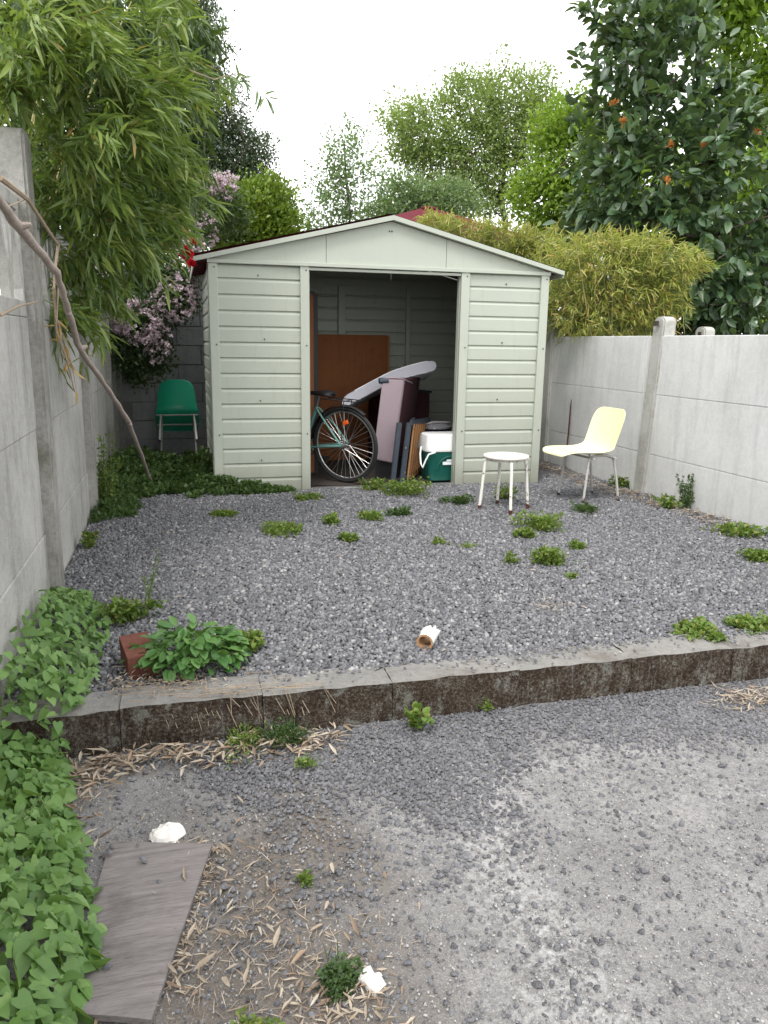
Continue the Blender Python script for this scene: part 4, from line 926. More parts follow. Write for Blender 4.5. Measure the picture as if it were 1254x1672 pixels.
# ================================================================== VEGETATION
def BC(px, py, y): return ony(px, py, y)
def mpp(p): return np.linalg.norm(np.array(p)-CP)/FPX           # metres per photo pixel at p
def blobs_pts(bl, dens, shell=.3):
    """bl: (px, py, depth y, rx_px, rz_px, ry_m); returns sample points, about dens per square pixel-radius"""
    out = []
    for (px, py, y, rx, rz, ry) in bl:
        c = BC(px, py, y); k = mpp(c); n = max(3, int(dens*rx*rz)); out.append(blob(c, (rx*k, ry, rz*k), n, shell))
    return np.concatenate(out)
def fan(C, base, n, spread, size, sv=.3):
    """n leaves fanning out of every twig tip C along base"""
    P = np.repeat(C, n, 0)+rng.normal(0, size*.18, (len(C)*n, 3)); D = np.repeat(unit(base), n, 0)+rng.normal(0, spread, (len(C)*n, 3))
    return P, unit(D), size*(1+rng.uniform(-sv, sv, len(P)))
def twigs(parent, C, dirs, L_, r, mat, name='twig', n=3):
    mb = MB()
    for c, d in zip(C, dirs):
        c = Vector(c); d = Vector(d); m_ = c+d*L_*.5+Vector(rng.normal(0, L_*.06, 3)); mb.tube([c+d*L_, m_, c], [r, r*.8, r*.4], n, False)
    o = mb.build(name, mat, parent); o['kind'] = 'stuff'; return o
def tree(name, label, base, trunk, bl, dens, nleaf, size, mat, spread=.8, drop=-.1, T=None, r0=.008, cat='tree', group=None, maxr=.22, singles=0, clr=.3, shell=.2, lname='crown', wob=.1, up_jit=.7, ntg=70, bark='bark', loose=1.1):
    t = thing(name, base, label, cat, group)
    C = blobs_pts(bl, dens, shell); tg = C[rng.permutation(len(C))[:ntg]]
    skeleton(base, tg, r0, trunk, wob, 6, maxr).build('trunk', MT[bark], t, True)
    ctr = C.mean(0); out = unit(C-ctr)+np.array((0, 0, drop))+rng.normal(0, .35, C.shape)
    C2 = C+rng.normal(0, clr, C.shape)*size*2
    P, D, sz = fan(C2, out, nleaf, spread, size); P = P+rng.normal(0, size*loose, P.shape)
    leaves(t, T or T_small(), P, D, sz, mat, singles=singles, fname=lname, jit=up_jit)
    return t, C
# ---- trees beyond the garden
def gb(px, y): p = ony(px, 600, y); return (float(p[0]), float(p[1]), -.06)
tree('slender_tree', 'slender sparse tree rising alone behind the shed', gb(562, 17), [ony(566, 420, 17), ony(572, 350, 17), ony(565, 290, 17), ony(562, 235, 17)],
     [(562, 235, 17, 25, 28, .5), (535, 300, 17, 28, 22, .6), (590, 285, 17, 24, 25, .6), (528, 350, 17, 32, 28, .7), (578, 350, 17, 32, 22, .6), (548, 265, 17, 20, 18, .4), (560, 320, 17, 30, 25, .5), (600, 300, 17, 12, 8, .3), (540, 390, 17, 45, 30, .7)], .05, 18, .075, L['tree_b'], r0=.006, clr=.6, loose=1.5, maxr=.09, ntg=90)
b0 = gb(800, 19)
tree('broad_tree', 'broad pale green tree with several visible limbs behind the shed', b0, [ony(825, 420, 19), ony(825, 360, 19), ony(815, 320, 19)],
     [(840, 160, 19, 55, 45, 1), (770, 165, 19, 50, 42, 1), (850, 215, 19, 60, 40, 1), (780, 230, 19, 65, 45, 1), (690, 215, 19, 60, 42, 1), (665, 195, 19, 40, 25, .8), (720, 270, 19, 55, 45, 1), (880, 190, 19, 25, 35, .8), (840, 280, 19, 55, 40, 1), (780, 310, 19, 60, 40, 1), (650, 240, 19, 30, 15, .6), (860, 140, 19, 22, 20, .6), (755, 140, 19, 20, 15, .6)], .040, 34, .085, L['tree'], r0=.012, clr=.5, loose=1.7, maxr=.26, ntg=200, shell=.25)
tree('round_tree', 'low rounded blue green tree below the broad tree', gb(670, 16), [ony(672, 430, 16), ony(672, 380, 16)],
     [(660, 320, 16, 48, 30, .8), (700, 340, 16, 45, 28, .8), (640, 345, 16, 40, 22, .8), (730, 335, 16, 45, 35, .8), (690, 360, 16, 60, 25, .8)], .10, 16, .08, L['tree_b'], r0=.008, maxr=.14)
tree('leafy_tree', 'bright green leafy tree between the broad tree and the laurel', gb(905, 12), [ony(905, 430, 12), ony(905, 360, 12)],
     [(900, 330, 12, 52, 40, .7), (930, 260, 12, 45, 50, .7), (900, 210, 12, 28, 30, .5), (940, 190, 12, 35, 30, .6), (880, 300, 12, 35, 30, .6), (960, 330, 12, 50, 50, .7), (925, 380, 12, 60, 30, .6), (1000, 260, 12, 50, 70, .7)], .085, 12, .085, L['bright'], r0=.008, maxr=.14)
tree('tall_tree', 'tall yellow green tree rising behind the laurel', (9.4, 11.2, -.06), [(9.4, 11.2, 1.5), (9.3, 11.2, 3.0)],
     [(1240, 60, 11.2, 70, 70, .9), (1160, 20, 11.2, 60, 45, .8), (1260, 170, 11.2, 70, 60, .9), (1100, -30, 11.2, 60, 40, .8), (1300, 320, 11.2, 80, 90, .9), (1230, 240, 11.2, 60, 60, .8), (1200, -60, 11.2, 100, 60, .9), (1180, 330, 11.2, 70, 80, .9), (1060, 330, 11.2, 70, 90, .9), (1240, 440, 11.2, 80, 70, .9)], .06, 9, .12, L['bright'], r0=.01, maxr=.18)
# ---- the laurel beyond the right wall
ly_ = 8.5
lau = [(1060, 60, ly_, 65, 60, .6), (1010, 110, ly_, 40, 45, .5), (1110, 120, ly_, 62, 80, .7), (1180, 210, ly_-.4, 55, 60, .5), (1020, 210, ly_, 50, 60, .6), (1080, 270, ly_-.2, 90, 80, .8), (1000, 300, ly_, 45, 55, .6), (1190, 330, ly_-.5, 80, 80, .8), (1050, 370, ly_-.1, 85, 50, .7), (1120, 420, ly_-.5, 80, 70, .7), (1220, 450, ly_-.8, 70, 80, .7), (1160, 500, ly_-.7, 75, 50, .6), (1000, 30, ly_, 25, 35, .4), (1080, 10, ly_, 55, 40, .6), (975, 345, ly_, 30, 25, .4), (1010, 500, ly_+.3, 90, 55, .4), (930, 470, ly_+.6, 60, 60, .4), (1080, 540, ly_, 60, 30, .3), (1150, 545, ly_-.4, 70, 25, .3), (1000, 548, ly_-.2, 80, 18, .3), (1230, 530, ly_-.6, 50, 30, .3)]
lt, LC = tree('laurel_tree', 'large glossy dark green laurel with withered orange blooms beyond the pale wall', (5.9, 8.4, -.06), [(5.9, 8.4, .8), (5.85, 8.4, 1.6), (5.9, 8.4, 2.6)], lau, .0185, 8, .15, L['laurel'], spread=.75, drop=-.55, T=T_ovate(.23), r0=.006, singles=300, clr=.5, maxr=.07, ntg=110, shell=.45, lname='foliage', up_jit=.6, loose=.15)
for (px, py) in ((1003, 170), (1016, 200), (1092, 238), (1147, 240), (1235, 216), (1090, 296)):
    c = ony(px, py, 7.6); P, D, sz = fan(np.array([c]), np.array([[0, -.3, .6]]), 14, .9, .05)
    X, FF, k = leafverts(T_ovate(.3), P, *frames(D), sz); link('withered_bloom', arrmesh('withered_bloom', X, FF, MT['orange'], rnd=np.repeat(rng.random(len(P)), k)), lt)
# ---- yellowish bamboo over the right wall and behind the shed roof
def bamboo(name, label, culms, bl, dens, n, size, mat, bias, dry=.0, singles=0, Tw=.07, culm_mat='culm', spread=.42, shell=.35, plume=0):
    t = thing(name, culms[0][0], label, 'bamboo')
    for cu in culms: MB().tube(cu, list(np.linspace(.011, .004, len(cu))), 6).build('culm', MT[culm_mat], t, True)
    C = blobs_pts(bl, dens, shell); ctr = C.mean(0); base = unit(C-ctr)*.45+np.array(bias)+rng.normal(0, .3, C.shape)
    if plume:                                  # leaf fans strung along drooping branchlets
        d = unit(base*np.array((1, 1, .3))+np.array((0, 0, .25))); C0, B0 = [], []; L_ = plume*rng.uniform(.6, 1.3, len(C)); mb = MB()
        for c, dd, l_, bb_ in zip(C, d, L_, base):
            pts = [c+dd*l_*f-np.array((0, 0, 1.))*l_*.5*f*f-dd*l_*.5 for f in np.linspace(0, 1, 9)]; mb.tube(pts[::2], .0018, 3, False)
            for i in range(1, 9): C0.append(pts[i]+rng.normal(0, .012, 3)); B0.append(unit(pts[i]-pts[i-1])+bb_*.25+np.array((0, 0, -.2)))
        o = mb.build('branchlet', MT['stem'], t); o['kind'] = 'stuff'; C, base = np.array(C0), np.array(B0)
    else: twigs(t, C, unit(-unit(C-ctr)+np.array((0, 0, -.2))+rng.normal(0, .3, C.shape)), size*1.8, .0022, MT['stem'])
    P, D, sz = fan(C, base, n, spread, size); m_ = rng.random(len(P)) < dry
    leaves(t, T_lance(Tw), P[~m_], D[~m_], sz[~m_], mat, singles=singles)
    if m_.any(): leaves(t, T_lance(Tw), P[m_], D[m_], sz[m_], L['bamboo_dry'], fname='dry_foliage')
    return t, C
def arc(b, e, h=.3, n=7):
    b, e = np.array(b, float), np.array(e, float); return [b*(1-f)+e*f+np.array((0, 0, h*math.sin(f*math.pi*.9)))+rng.normal(0, .01, 3)*(0 < f < 1) for f in np.linspace(0, 1, n)]
cu = [arc((4.15+rng.uniform(-.1, .4), 6.9+rng.uniform(-.3, .5), -.06), ony(rng.uniform(930, 1110), rng.uniform(385, 470), 6.9+rng.uniform(-.2, .4)), .12) for _ in range(34)]
bamboo('bamboo_clump', 'yellowish bamboo clump bulging over the pale wall beside the shed', cu,
       [(1020, 455, 6.9, 90, 60, .5), (960, 455, 7.1, 70, 62, .45), (1075, 435, 6.8, 60, 45, .45), (915, 445, 7.6, 50, 58, .35), (1000, 520, 6.9, 95, 35, .35), (925, 510, 7.4, 45, 42, .25), (1115, 432, 6.7, 38, 22, .25), (1060, 500, 6.8, 60, 40, .35), (1000, 415, 7.0, 85, 26, .4), (930, 545, 7.3, 22, 12, .1), (1140, 440, 6.7, 22, 9, .15), (985, 388, 7.0, 30, 10, .25), (1050, 392, 6.9, 25, 10, .2)], .075, 6, .095, L['bamboo_y'], (.0, -.25, -.2), .07, 200, .06, spread=.55, shell=.4)
cu = [arc((2.4+.14*k, 9.2+rng.uniform(-.2, .3), -.06), ony(710+rng.uniform(-10, 200), rng.uniform(360, 400), 9.2), .05) for k in range(14)]
bamboo('bamboo_hedge', 'dense bamboo tops showing over the right slope of the shed roof', cu,
       [(720, 368, 9.2, 30, 16, .35), (765, 380, 9.2, 45, 18, .35), (820, 388, 9.2, 50, 20, .4), (880, 400, 9.2, 50, 28, .4), (860, 430, 9.2, 60, 30, .4), (930, 400, 9.1, 45, 28, .4), (700, 360, 9.2, 12, 12, .2)], .14, 6, .11, L['bamboo_y'], (.0, -.3, .1), .05, 60, .065, spread=.6)
# ---- left: dark evergreen, yellow green privet, flowering shrub
tree('dark_evergreen', 'dark small leaved evergreen rising behind the bamboo', (-.25, 11.0, -.06), [(-.25, 11, 1.0), (.1, 11, 2.0), (.3, 11, 3.0)],
     [(330, 60, 11, 28, 60, .5), (300, 150, 11, 60, 80, .6), (355, 200, 11, 45, 50, .5), (390, 255, 11, 45, 45, .5), (415, 245, 11, 22, 30, .4), (340, 280, 11, 60, 60, .5), (310, 20, 11, 25, 40, .5), (280, 60, 11, 40, 70, .5), (260, 250, 11, 80, 80, .6), (400, 310, 11, 40, 40, .4)], .12, 18, .038, L['evergreen'], r0=.006, maxr=.1, ntg=90, clr=1., loose=1.6)
tree('privet_bush', 'yellow green bush with upright shoots behind the left roof slope', (.75, 9.5, -.06), [(.75, 9.5, 1.0), (.75, 9.5, 1.6)],
     [(440, 350, 9.5, 38, 48, .4), (465, 375, 9.5, 25, 30, .3), (410, 350, 9.5, 40, 45, .4), (380, 380, 9.5, 45, 45, .4), (440, 310, 9.5, 18, 20, .25), (430, 390, 9.5, 50, 30, .4), (350, 350, 9.5, 50, 40, .4)], .16, 11, .05, L['privet'], r0=.005, drop=1.0, spread=.45, maxr=.06)
sh, SC = tree('flowering_shrub', 'arching shrub with small pale pink flowers hanging over the corner wall', (-1.0, 9.05, -.06), [(-1.0, 9.05, 1.0), (-.95, 9.0, 1.7), (-.7, 8.75, 2.2)],
     [(235, 420, 8.2, 50, 55, .35), (290, 420, 8.3, 45, 45, .3), (250, 490, 8.1, 55, 45, .3), (215, 560, 8.0, 40, 45, .25), (250, 570, 8.1, 30, 40, .2), (300, 360, 8.5, 50, 40, .3), (345, 320, 8.7, 40, 30, .3), (290, 480, 8.2, 30, 30, .2), (230, 605, 8.05, 22, 20, .15), (370, 350, 8.8, 35, 35, .25)], .15, 8, .04, L['shrub'], r0=.004, drop=-.6, spread=.8, maxr=.05)
fl = blobs_pts([(305, 430, 8.05, 32, 50, .2), (285, 490, 7.9, 35, 35, .2), (225, 525, 7.8, 38, 40, .2), (365, 303, 8.5, 26, 20, .2), (255, 560, 7.85, 25, 35, .15), (335, 375, 8.4, 22, 30, .2), (285, 370, 8.3, 22, 24, .2), (340, 300, 8.5, 30, 18, .2), (200, 520, 7.7, 20, 30, .1)], .11, .5)
P, D, sz = fan(fl, np.tile([[0, -.8, .3]], (len(fl), 1)), 9, .9, .026); leaves(sh, T_small(.42), P, D, sz, MT['pink'], fname='blossom')
ro = thing('climbing_rose', (-.95, 9.1, -.06), 'climbing rose with bright red blooms beside the shed eave', 'rose')
MB().tube([(-.95, 9.1, -.06), (-.9, 9.0, 1.2), (-.6, 8.8, 2.12), ony(285, 400, 7.8), ony(306, 412, 6.2)], [.012, .011, .009, .006, .004], 6).build('cane', MT['bark'], ro, True)
for (px, py, y, s_) in ((304, 410, 6.12, .042), (298, 419, 6.12, .028), (315, 432, 6.1, .036), (315, 396, 6.12, .032), (251, 390, 6.3, .028), (267, 404, 6.3, .028), (309, 416, 6.1, .036)):
    c = ony(px, py, y); P, D, sz = fan(np.array([c]), np.array([[.1, -.7, .3]]), 22, .75, s_)
    X, FF, k = leafverts(T_ovate(.42), P, *frames(D), sz); link('bloom', arrmesh('bloom', X, FF, MT['red'], rnd=np.repeat(rng.random(len(P)), k), smooth=True), ro)
C = np.array([ony(rng.uniform(255, 325), rng.uniform(390, 440), 7.35) for _ in range(40)]); P, D, sz = fan(C, np.tile([[0, -.4, -.4]], (40, 1)), 5, .8, .05); leaves(ro, T_ovate(.28), P, D, sz, L['shrub'])
# ---- the big bamboo over the left wall
cu = [arc((-1.5+rng.uniform(-.25, .25), 4.4+.13*k, -.06), ony(90+rng.uniform(-40, 190), rng.uniform(-150, 100), 5.2+rng.uniform(0, .6)), .3) for k in range(14)]
bt, bC = bamboo('bamboo_thicket', 'tall green bamboo thicket arching over the grey wall and branch', cu,
       [(40, 50, 4.0, 100, 80, .5), (150, 60, 4.2, 105, 90, .5), (235, 60, 4.6, 55, 85, .45), (130, 170, 4.2, 100, 80, .5), (230, 180, 4.5, 70, 75, .4), (200, 270, 4.3, 90, 70, .4), (265, 255, 4.8, 40, 55, .3), (120, 300, 4.5, 60, 60, .3), (205, 345, 4.6, 60, 50, .3), (262, 330, 4.9, 25, 35, .2), (150, 400, 4.6, 60, 60, .25), (175, 420, 4.7, 40, 35, .2), (130, 480, 4.6, 45, 45, .18), (140, 470, 4.8, 30, 30, .15), (100, 520, 4.45, 30, 35, .12), (60, 160, 4.2, 80, 60, .4), (75, 270, 4.6, 60, 60, .3), (90, 420, 4.7, 45, 60, .2), (120, -40, 4.3, 110, 60, .5)],
       .0025, 5, .13, L['bamboo'], (.42, -.30, -.25), .012, 300, .066, spread=.45, shell=.25, plume=.30)
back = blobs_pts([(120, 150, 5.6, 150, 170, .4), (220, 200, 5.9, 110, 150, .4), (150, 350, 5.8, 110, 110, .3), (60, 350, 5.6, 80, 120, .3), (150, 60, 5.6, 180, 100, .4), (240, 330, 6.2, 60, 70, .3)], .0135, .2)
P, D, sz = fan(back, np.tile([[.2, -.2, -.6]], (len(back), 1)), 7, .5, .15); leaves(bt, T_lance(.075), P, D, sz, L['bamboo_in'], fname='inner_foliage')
# loose spray reaching over the sky, and yellowing leaves on a hanging twig
def spray(px_pts, y, n, size, mat, down=(.3, -.1, -.6), nm='spray'):
    pts = [ony(a, b, y) for a, b in px_pts]; MB().tube(pts, list(np.linspace(.004, .0015, len(pts))), 5).build('twig', MT['drystem'], bt, True)
    A = np.array(pts); f = np.sort(rng.uniform(.25, 1, n))*(len(A)-1); i = np.minimum(f.astype(int), len(A)-2); P = A[i]+(A[i+1]-A[i])*(f-i)[:, None]
    D = unit(np.tile([down], (n, 1))+rng.normal(0, .45, (n, 3))); leaves(bt, T_lance(.09), P, D, size*rng.uniform(.7, 1.2, n), mat, singles=n)
spray([(310, 115), (350, 130), (385, 120), (415, 140), (440, 165)], 4.4, 22, .10, L['tree_b']); spray([(320, 150), (345, 155), (372, 150), (390, 130)], 4.5, 14, .09, L['tree_b'], (.4, -.1, .1))
spray([(95, 470), (93, 520), (105, 560), (118, 600), (125, 640)], 4.0, 16, .085, L['bamboo_dry'], (-.1, -.2, -.7)); spray([(125, 540), (132, 570), (138, 600)], 4.2, 7, .10, L['bamboo'], (.1, -.2, -.7))
# ---- ground cover in the left corner
def scatter_cover(name, label, n, xr, yr, hf, size, mat, mask=None, cat='plants', T=None, spread=.7):
    x = rng.uniform(*xr, n); y = rng.uniform(*yr, n); h = hf(x, y); k = h > .012
    if mask is not None: k &= mask(x, y)
    x, y, h = x[k], y[k], h[k]; z = gz(x, y)+h*rng.random(len(x))**.5
    P = np.stack([x, y, z], 1); C, D, sz = fan(P, np.tile([[0, -.15, .35]], (len(P), 1)), 4, spread, size)
    V, FF, k_ = leafverts(T or T_small(.32), C, *frames(D, jit=.4), sz)
    return tag(link(name, arrmesh(name, V, FF, mat, rnd=np.repeat(rng.random(len(C)), k_), smooth=True)), label, cat, kind='stuff')
hf = lambda x, y: np.clip((.13+.40*(vnoise(x, y, 3, 7)-.47))*np.clip((y-5.9-.4*np.clip(x+.2, 0, 9)+1.3*(vnoise(x, y, 4, 2)-.5))/.8, 0, 1)*np.clip((8.0-y)/.5, .12, 1), 0, .35)
scatter_cover('ground_cover', 'dark green ground cover filling the corner beside the shed', 5600, (-.62, .24), (5.5, 8.4), hf, .046, L['cover'], spread=.9)
hf2 = lambda x, y: np.clip((.13*np.clip(1.1-(x-.25)/.62, 0, 1)+.05*(vnoise(x, y, 9, 3)-.4))*np.clip((y-6.02-.12*vnoise(x, y, 6, 1))/.12, 0, 1), 0, .3)
scatter_cover('ground_cover', 'low leafy weeds growing along the foot of the left shed siding', 1500, (.1, .98), (5.9, 6.25), hf2, .032, L['cover'], spread=.9)
hf3 = lambda x, y: np.clip((.10+.25*(vnoise(x, y, 6, 5)-.4))*np.clip((-.36-x+.3*(vnoise(x, y, 5, 3)-.5))/.16, 0, 1)*np.clip((y-5.3+.5*(vnoise(x, y, 7, 4)-.5))/.5, 0, 1), 0, .3)
scatter_cover('ground_cover', 'feathery green weeds against the grey wall below the branch', 2600, (-.62, -.2), (5.1, 6.6), hf3, .03, L['cover'], T=T_small(.2))
# ---- weeds, one by one
wcount = [0]
def weed(px, py, rpx, h, label, mat='weed', n=None, size=.022, on=None, T=None, grass=.0, name='weed', cat='weed', group=None, tall=0):
    p = gp(px, py) if on is None else onz(px, py, on); r = rpx*mpp(p)
    n = n or int(60+rpx*5); m_ = rng.integers(4, 8); ca = rng.uniform(0, 6.283, m_); cr = r*rng.uniform(.1, .7, m_); cs = r*rng.uniform(.16, .34, m_); ch = rng.uniform(.35, 1.1, m_); ci = rng.integers(0, m_, n)
    X = np.stack([cr[ci]*np.cos(ca[ci])+np.clip(rng.normal(0, 1, n), -1.7, 1.7)*cs[ci], cr[ci]*np.sin(ca[ci])+np.clip(rng.normal(0, 1, n), -1.7, 1.7)*cs[ci], h*ch[ci]*rng.random(n)+.006], 1); a = np.arctan2(X[:, 1], X[:, 0])
    D = np.stack([np.cos(a)*.6, np.sin(a)*.6, rng.uniform(.1, .9, n)], 1)+rng.normal(0, .35, (n, 3))
    C, D2, sz = fan(X, D, 3, .5, size); V1, F1, k1 = leafverts(T or T_small(.36), C, *frames(D2, jit=.4), sz); rn = np.repeat(rng.random(len(C)), k1)
    Dr = np.stack([np.cos(ca), np.sin(ca), .12+0*ca], 1); Vr, Fr, kr = leafverts(T_small(.03, .5), np.zeros((m_, 3))+np.array((0, 0, .004)), *frames(Dr), cr*1.15+.01)
    g = int(n*grass)
    o = bpy.data.objects.new(name, None) if False else None
    Vs, Fs, Rn = [V1, Vr], [F1, Fr+len(V1)], [rn, np.full(len(Vr), .4)]
    if g:
        b_ = np.stack([rng.normal(0, r*.35, g), rng.normal(0, r*.35, g), np.zeros(g)], 1); Dg = np.stack([rng.normal(0, .9, g), rng.normal(0, .9, g), np.ones(g)], 1)
        V2, F2, k2 = leafverts(T_small(.022, .5), b_, *frames(Dg), h*rng.uniform(.6, 1.6, g)+.015); Vs.append(V2); Fs.append(F2+len(V1)+len(Vr)); Rn.append(np.repeat(rng.random(g), k2))
    o = link(name, arrmesh(name, np.concatenate(Vs), np.concatenate(Fs), L[mat], rnd=np.concatenate(Rn), smooth=True)); o.location = tuple(p); o.rotation_euler = (0, 0, 0)
    return tag(o, label, cat, group or 'weeds growing through the gravel and concrete')
weed(455, 868, 42, .035, 'wide flat yellow green weed on the gravel facing the left siding')
weed(540, 856, 15, .05, 'small round weed on the gravel facing the bicycle wheel')
weed(600, 848, 27, .05, 'medium yellow green weed on the gravel in front of the slatted frame', grass=.1)
weed(653, 842, 22, .04, 'dark flat weed on the gravel in front of the cool box', 'weed_dark')
weed(568, 884, 14, .04, 'small bright weed alone on the gravel before the doorway')
weed(362, 842, 25, .03, 'low weed on the gravel below the left corner of the shed', grass=.1)
weed(505, 815, 24, .05, 'weed at the foot of the left door jamb')
weed(660, 806, 48, .10, 'bushy yellow green weeds spreading across the shed threshold', n=420, grass=.05)
weed(745, 822, 30, .07, 'dark green weed at the foot of the right door jamb', 'weed_dark')
weed(612, 800, 26, .08, 'leafy weed on the threshold below the bicycle', n=200)
weed(882, 862, 38, .09, 'largest leafy green weed on the gravel beside the stool', n=380, grass=.15)
weed(858, 878, 20, .05, 'feathery weed just in front of the largest one', grass=.3)
weed(893, 918, 30, .08, 'weed ringed by dry straw on the open gravel', grass=.4)
weed(718, 887, 20, .02, 'thin flat weed on the open gravel', n=60, size=.016)
weed(765, 895, 13, .015, 'tiny flat weed on the open gravel', n=40, size=.014)
weed(942, 896, 15, .035, 'small weed with a white fleck on the open gravel')
weed(960, 836, 24, .05, 'dark weed under the yellow chair', 'weed_dark', grass=.1)
weed(1012, 795, 17, .10, 'bright weed at the foot of the leaning wall post', n=160)
weed(1240, 915, 22, .06, 'leafy weed on the gravel by the pale wall', n=200)
weed(1200, 872, 36, .05, 'low broad leaved weed below the pale wall panel', n=160, size=.03)
weed(1145, 1034, 38, .025, 'flat bright weed behind the kerb', n=260)
weed(1222, 1026, 40, .035, 'larger flat bright weed behind the kerb', n=320)
weed(405, 1060, 24, .06, 'small round leaved weed at the end of the leafy clump', size=.025, T=T_ovate(.4))
weed(835, 920, 10, .06, 'thin upright weed on the open gravel', n=30, grass=.8); weed(932, 945, 8, .03, 'tiny grassy weed on the open gravel', n=20, grass=1.)
weed(830, 815, 24, .10, 'reddish leggy weed behind the stool legs', n=120, grass=.2)
weed(550, 1606, 36, .035, 'scraggy weed in a dirt patch on the concrete', 'weed_dark', on=.0, n=240, size=.012, grass=.2)
weed(495, 1440, 16, .02, 'tiny weed with a dead leaf on the concrete', on=.0, n=60, size=.01)
weed(415, 1690, 26, .03, 'small bright weed at the edge of the concrete', on=.0, n=100, size=.012)
weed(790, 1158, 12, .04, 'tiny weed tucked under the kerb face', on=.01, n=50, size=.014)
weed(500, 1250, 18, .03, 'thin grassy weed on the gravel below the kerb', on=.01, n=40, size=.012, grass=.6)
weed(405, 1218, 50, .055, 'grassy weed fringe at the foot of the left kerb blocks', on=.005, n=110, size=.02, grass=.5, T=T_small(.14))
weed(470, 1212, 30, .06, 'dark grassy tuft at the foot of the second kerb block', 'weed_dark', on=.005, n=120, size=.018, grass=.8, T=T_small(.14))
weed(690, 1190, 30, .06, 'clover like weed with round leaves under the kerb', on=.01, n=16, size=.034, T=T_ovate(.42), grass=.5)
def tallweed(px, py, h, rpx, label, mat, n=12, size=.03, lean=.25):
    p = gp(px, py); t = thing('tall_weed', tuple(p), label, 'weed', 'tall weeds along the walls'); r = rpx*mpp(p); ms = MB(); C, D = [], []
    for k in range(n):
        a = rng.uniform(0, 6.283); hh = h*rng.uniform(.5, 1); e = Vector((math.cos(a)*r*rng.random(), math.sin(a)*r*rng.random()*.6, hh)); b_ = e*.1; b_.z = 0; m_ = (b_+e)/2+Vector(rng.normal(0, .015, 3))
        ms.tube([b_, m_, e], [.003, .002, .001], 4, False)
        for f in np.linspace(.2, 1, 9):
            q = Vector(b_)*(1-f)**2+m_*2*f*(1-f)+e*f*f; C.append(np.array(q)); D.append(rng.normal(0, .7, 3)+np.array((0, 0, .3)))
    ms.build('stems', MT['stem'], t, False, False)['kind'] = 'stuff'
    C, D2, sz = fan(np.array(C), np.array(D), 4, .6, size); V, F, k = leafverts(T_small(.25), C, *frames(D2), sz); link('foliage', arrmesh('foliage', V, F, L[mat], rnd=np.repeat(rng.random(len(C)), k)), t, False)['kind'] = 'stuff'
tallweed(1118, 832, .30, 34, 'upright seeding weed against the pale wall panel', 'weed_dark', 9)
tallweed(1095, 832, .10, 40, 'low sprawling weed below the upright one by the pale wall', 'weed', 14, .028)
tallweed(178, 835, .55, 22, 'tall wispy weed at the foot of the grey wall post below the branch', 'weed', 16, .03)
tallweed(48, 985, .42, 26, 'tall wiry weed climbing the grey wall above the bindweed', 'weed', 8, .03)
tallweed(145, 895, .10, 20, 'short weed at the foot of the grey wall', 'weed', 10, .028)
tallweed(238, 1000, .30, 30, 'thin wild grass on the gravel behind the brick', 'weed', 5, .011)
tallweed(205, 1015, .10, 60, 'pale trailing grass between the grey wall and the brick', 'weed', 26, .03)
# ---- leafy clump beside the brick
cp = gp(312, 1098); t = thing('leafy_clump', tuple(cp), 'dense clump of broad green leaves beside the red brick', 'plant')
n = 330; a = rng.uniform(0, 6.283, n); q = rng.random(n)**.55; rx, ry, hh = .205, .15, .145
P = np.stack([cp[0]+q*rx*np.cos(a), cp[1]+.07+q*ry*np.sin(a), cp[2]+.012+hh*np.sqrt(np.clip(1-q*q*.9, 0, 1))*rng.uniform(.35, 1, n)], 1)
D = np.stack([np.cos(a), np.sin(a)-.35, rng.uniform(-.5, .35, n)], 1)+rng.normal(0, .4, (n, 3))
leaves(t, T_ovate(.30), P, D, rng.uniform(.036, .068, n), L['dock'], singles=260, jit=.35)
MBs = MB()
for k in range(40): i = rng.integers(n); MBs.tube([(cp[0]+rng.normal(0, .05), cp[1]+.07+rng.normal(0, .04), cp[2]), tuple(P[i])], [.003, .0015], 4, False)
MBs.build('stems', MT['stem'], t)['kind'] = 'stuff'
# ---- bindweed along the left wall
ep = [(125, 1700), (118, 1655), (150, 1560), (160, 1520), (140, 1440), (128, 1380), (112, 1290), (100, 1230), (100, 1180), (112, 1120)]
ed = np.array([onz(a, b, .05)[:2] for a, b in ep]); o_ = np.argsort(ed[:, 1]); ed = ed[o_]
t = thing('bindweed', (-.55, 1.9, 0), 'mass of heart shaped bindweed leaves creeping along the grey wall', 'plant')
n = 1500; y = rng.uniform(.9, 2.5, n); xe = np.interp(y, ed[:, 1], ed[:, 0]); u = rng.random(n)**.8; x = (XL+.02)+(xe-XL-.02)*u
hgt = np.interp(u, [0, .5, .85, 1], [.34, .24, .12, .03])*np.interp(y, [.9, 1.6, 2.0, 2.5], [.9, .75, .42, .38]); z = hgt*rng.uniform(.55, 1.0, n)+.015
P = np.stack([x, y, z], 1); D = np.stack([.6*u+rng.normal(0, .45, n), -.35+rng.normal(0, .5, n), -.35+rng.normal(0, .3, n)], 1)
Nn = unit(np.stack([.35+.4*u, -.25+0*u, np.ones(n)], 1)+rng.normal(0, .6, (n, 3)))
leaves(t, T_heart(), P, D, rng.uniform(.026, .056, n), L['bind'], singles=300, N=Nn)
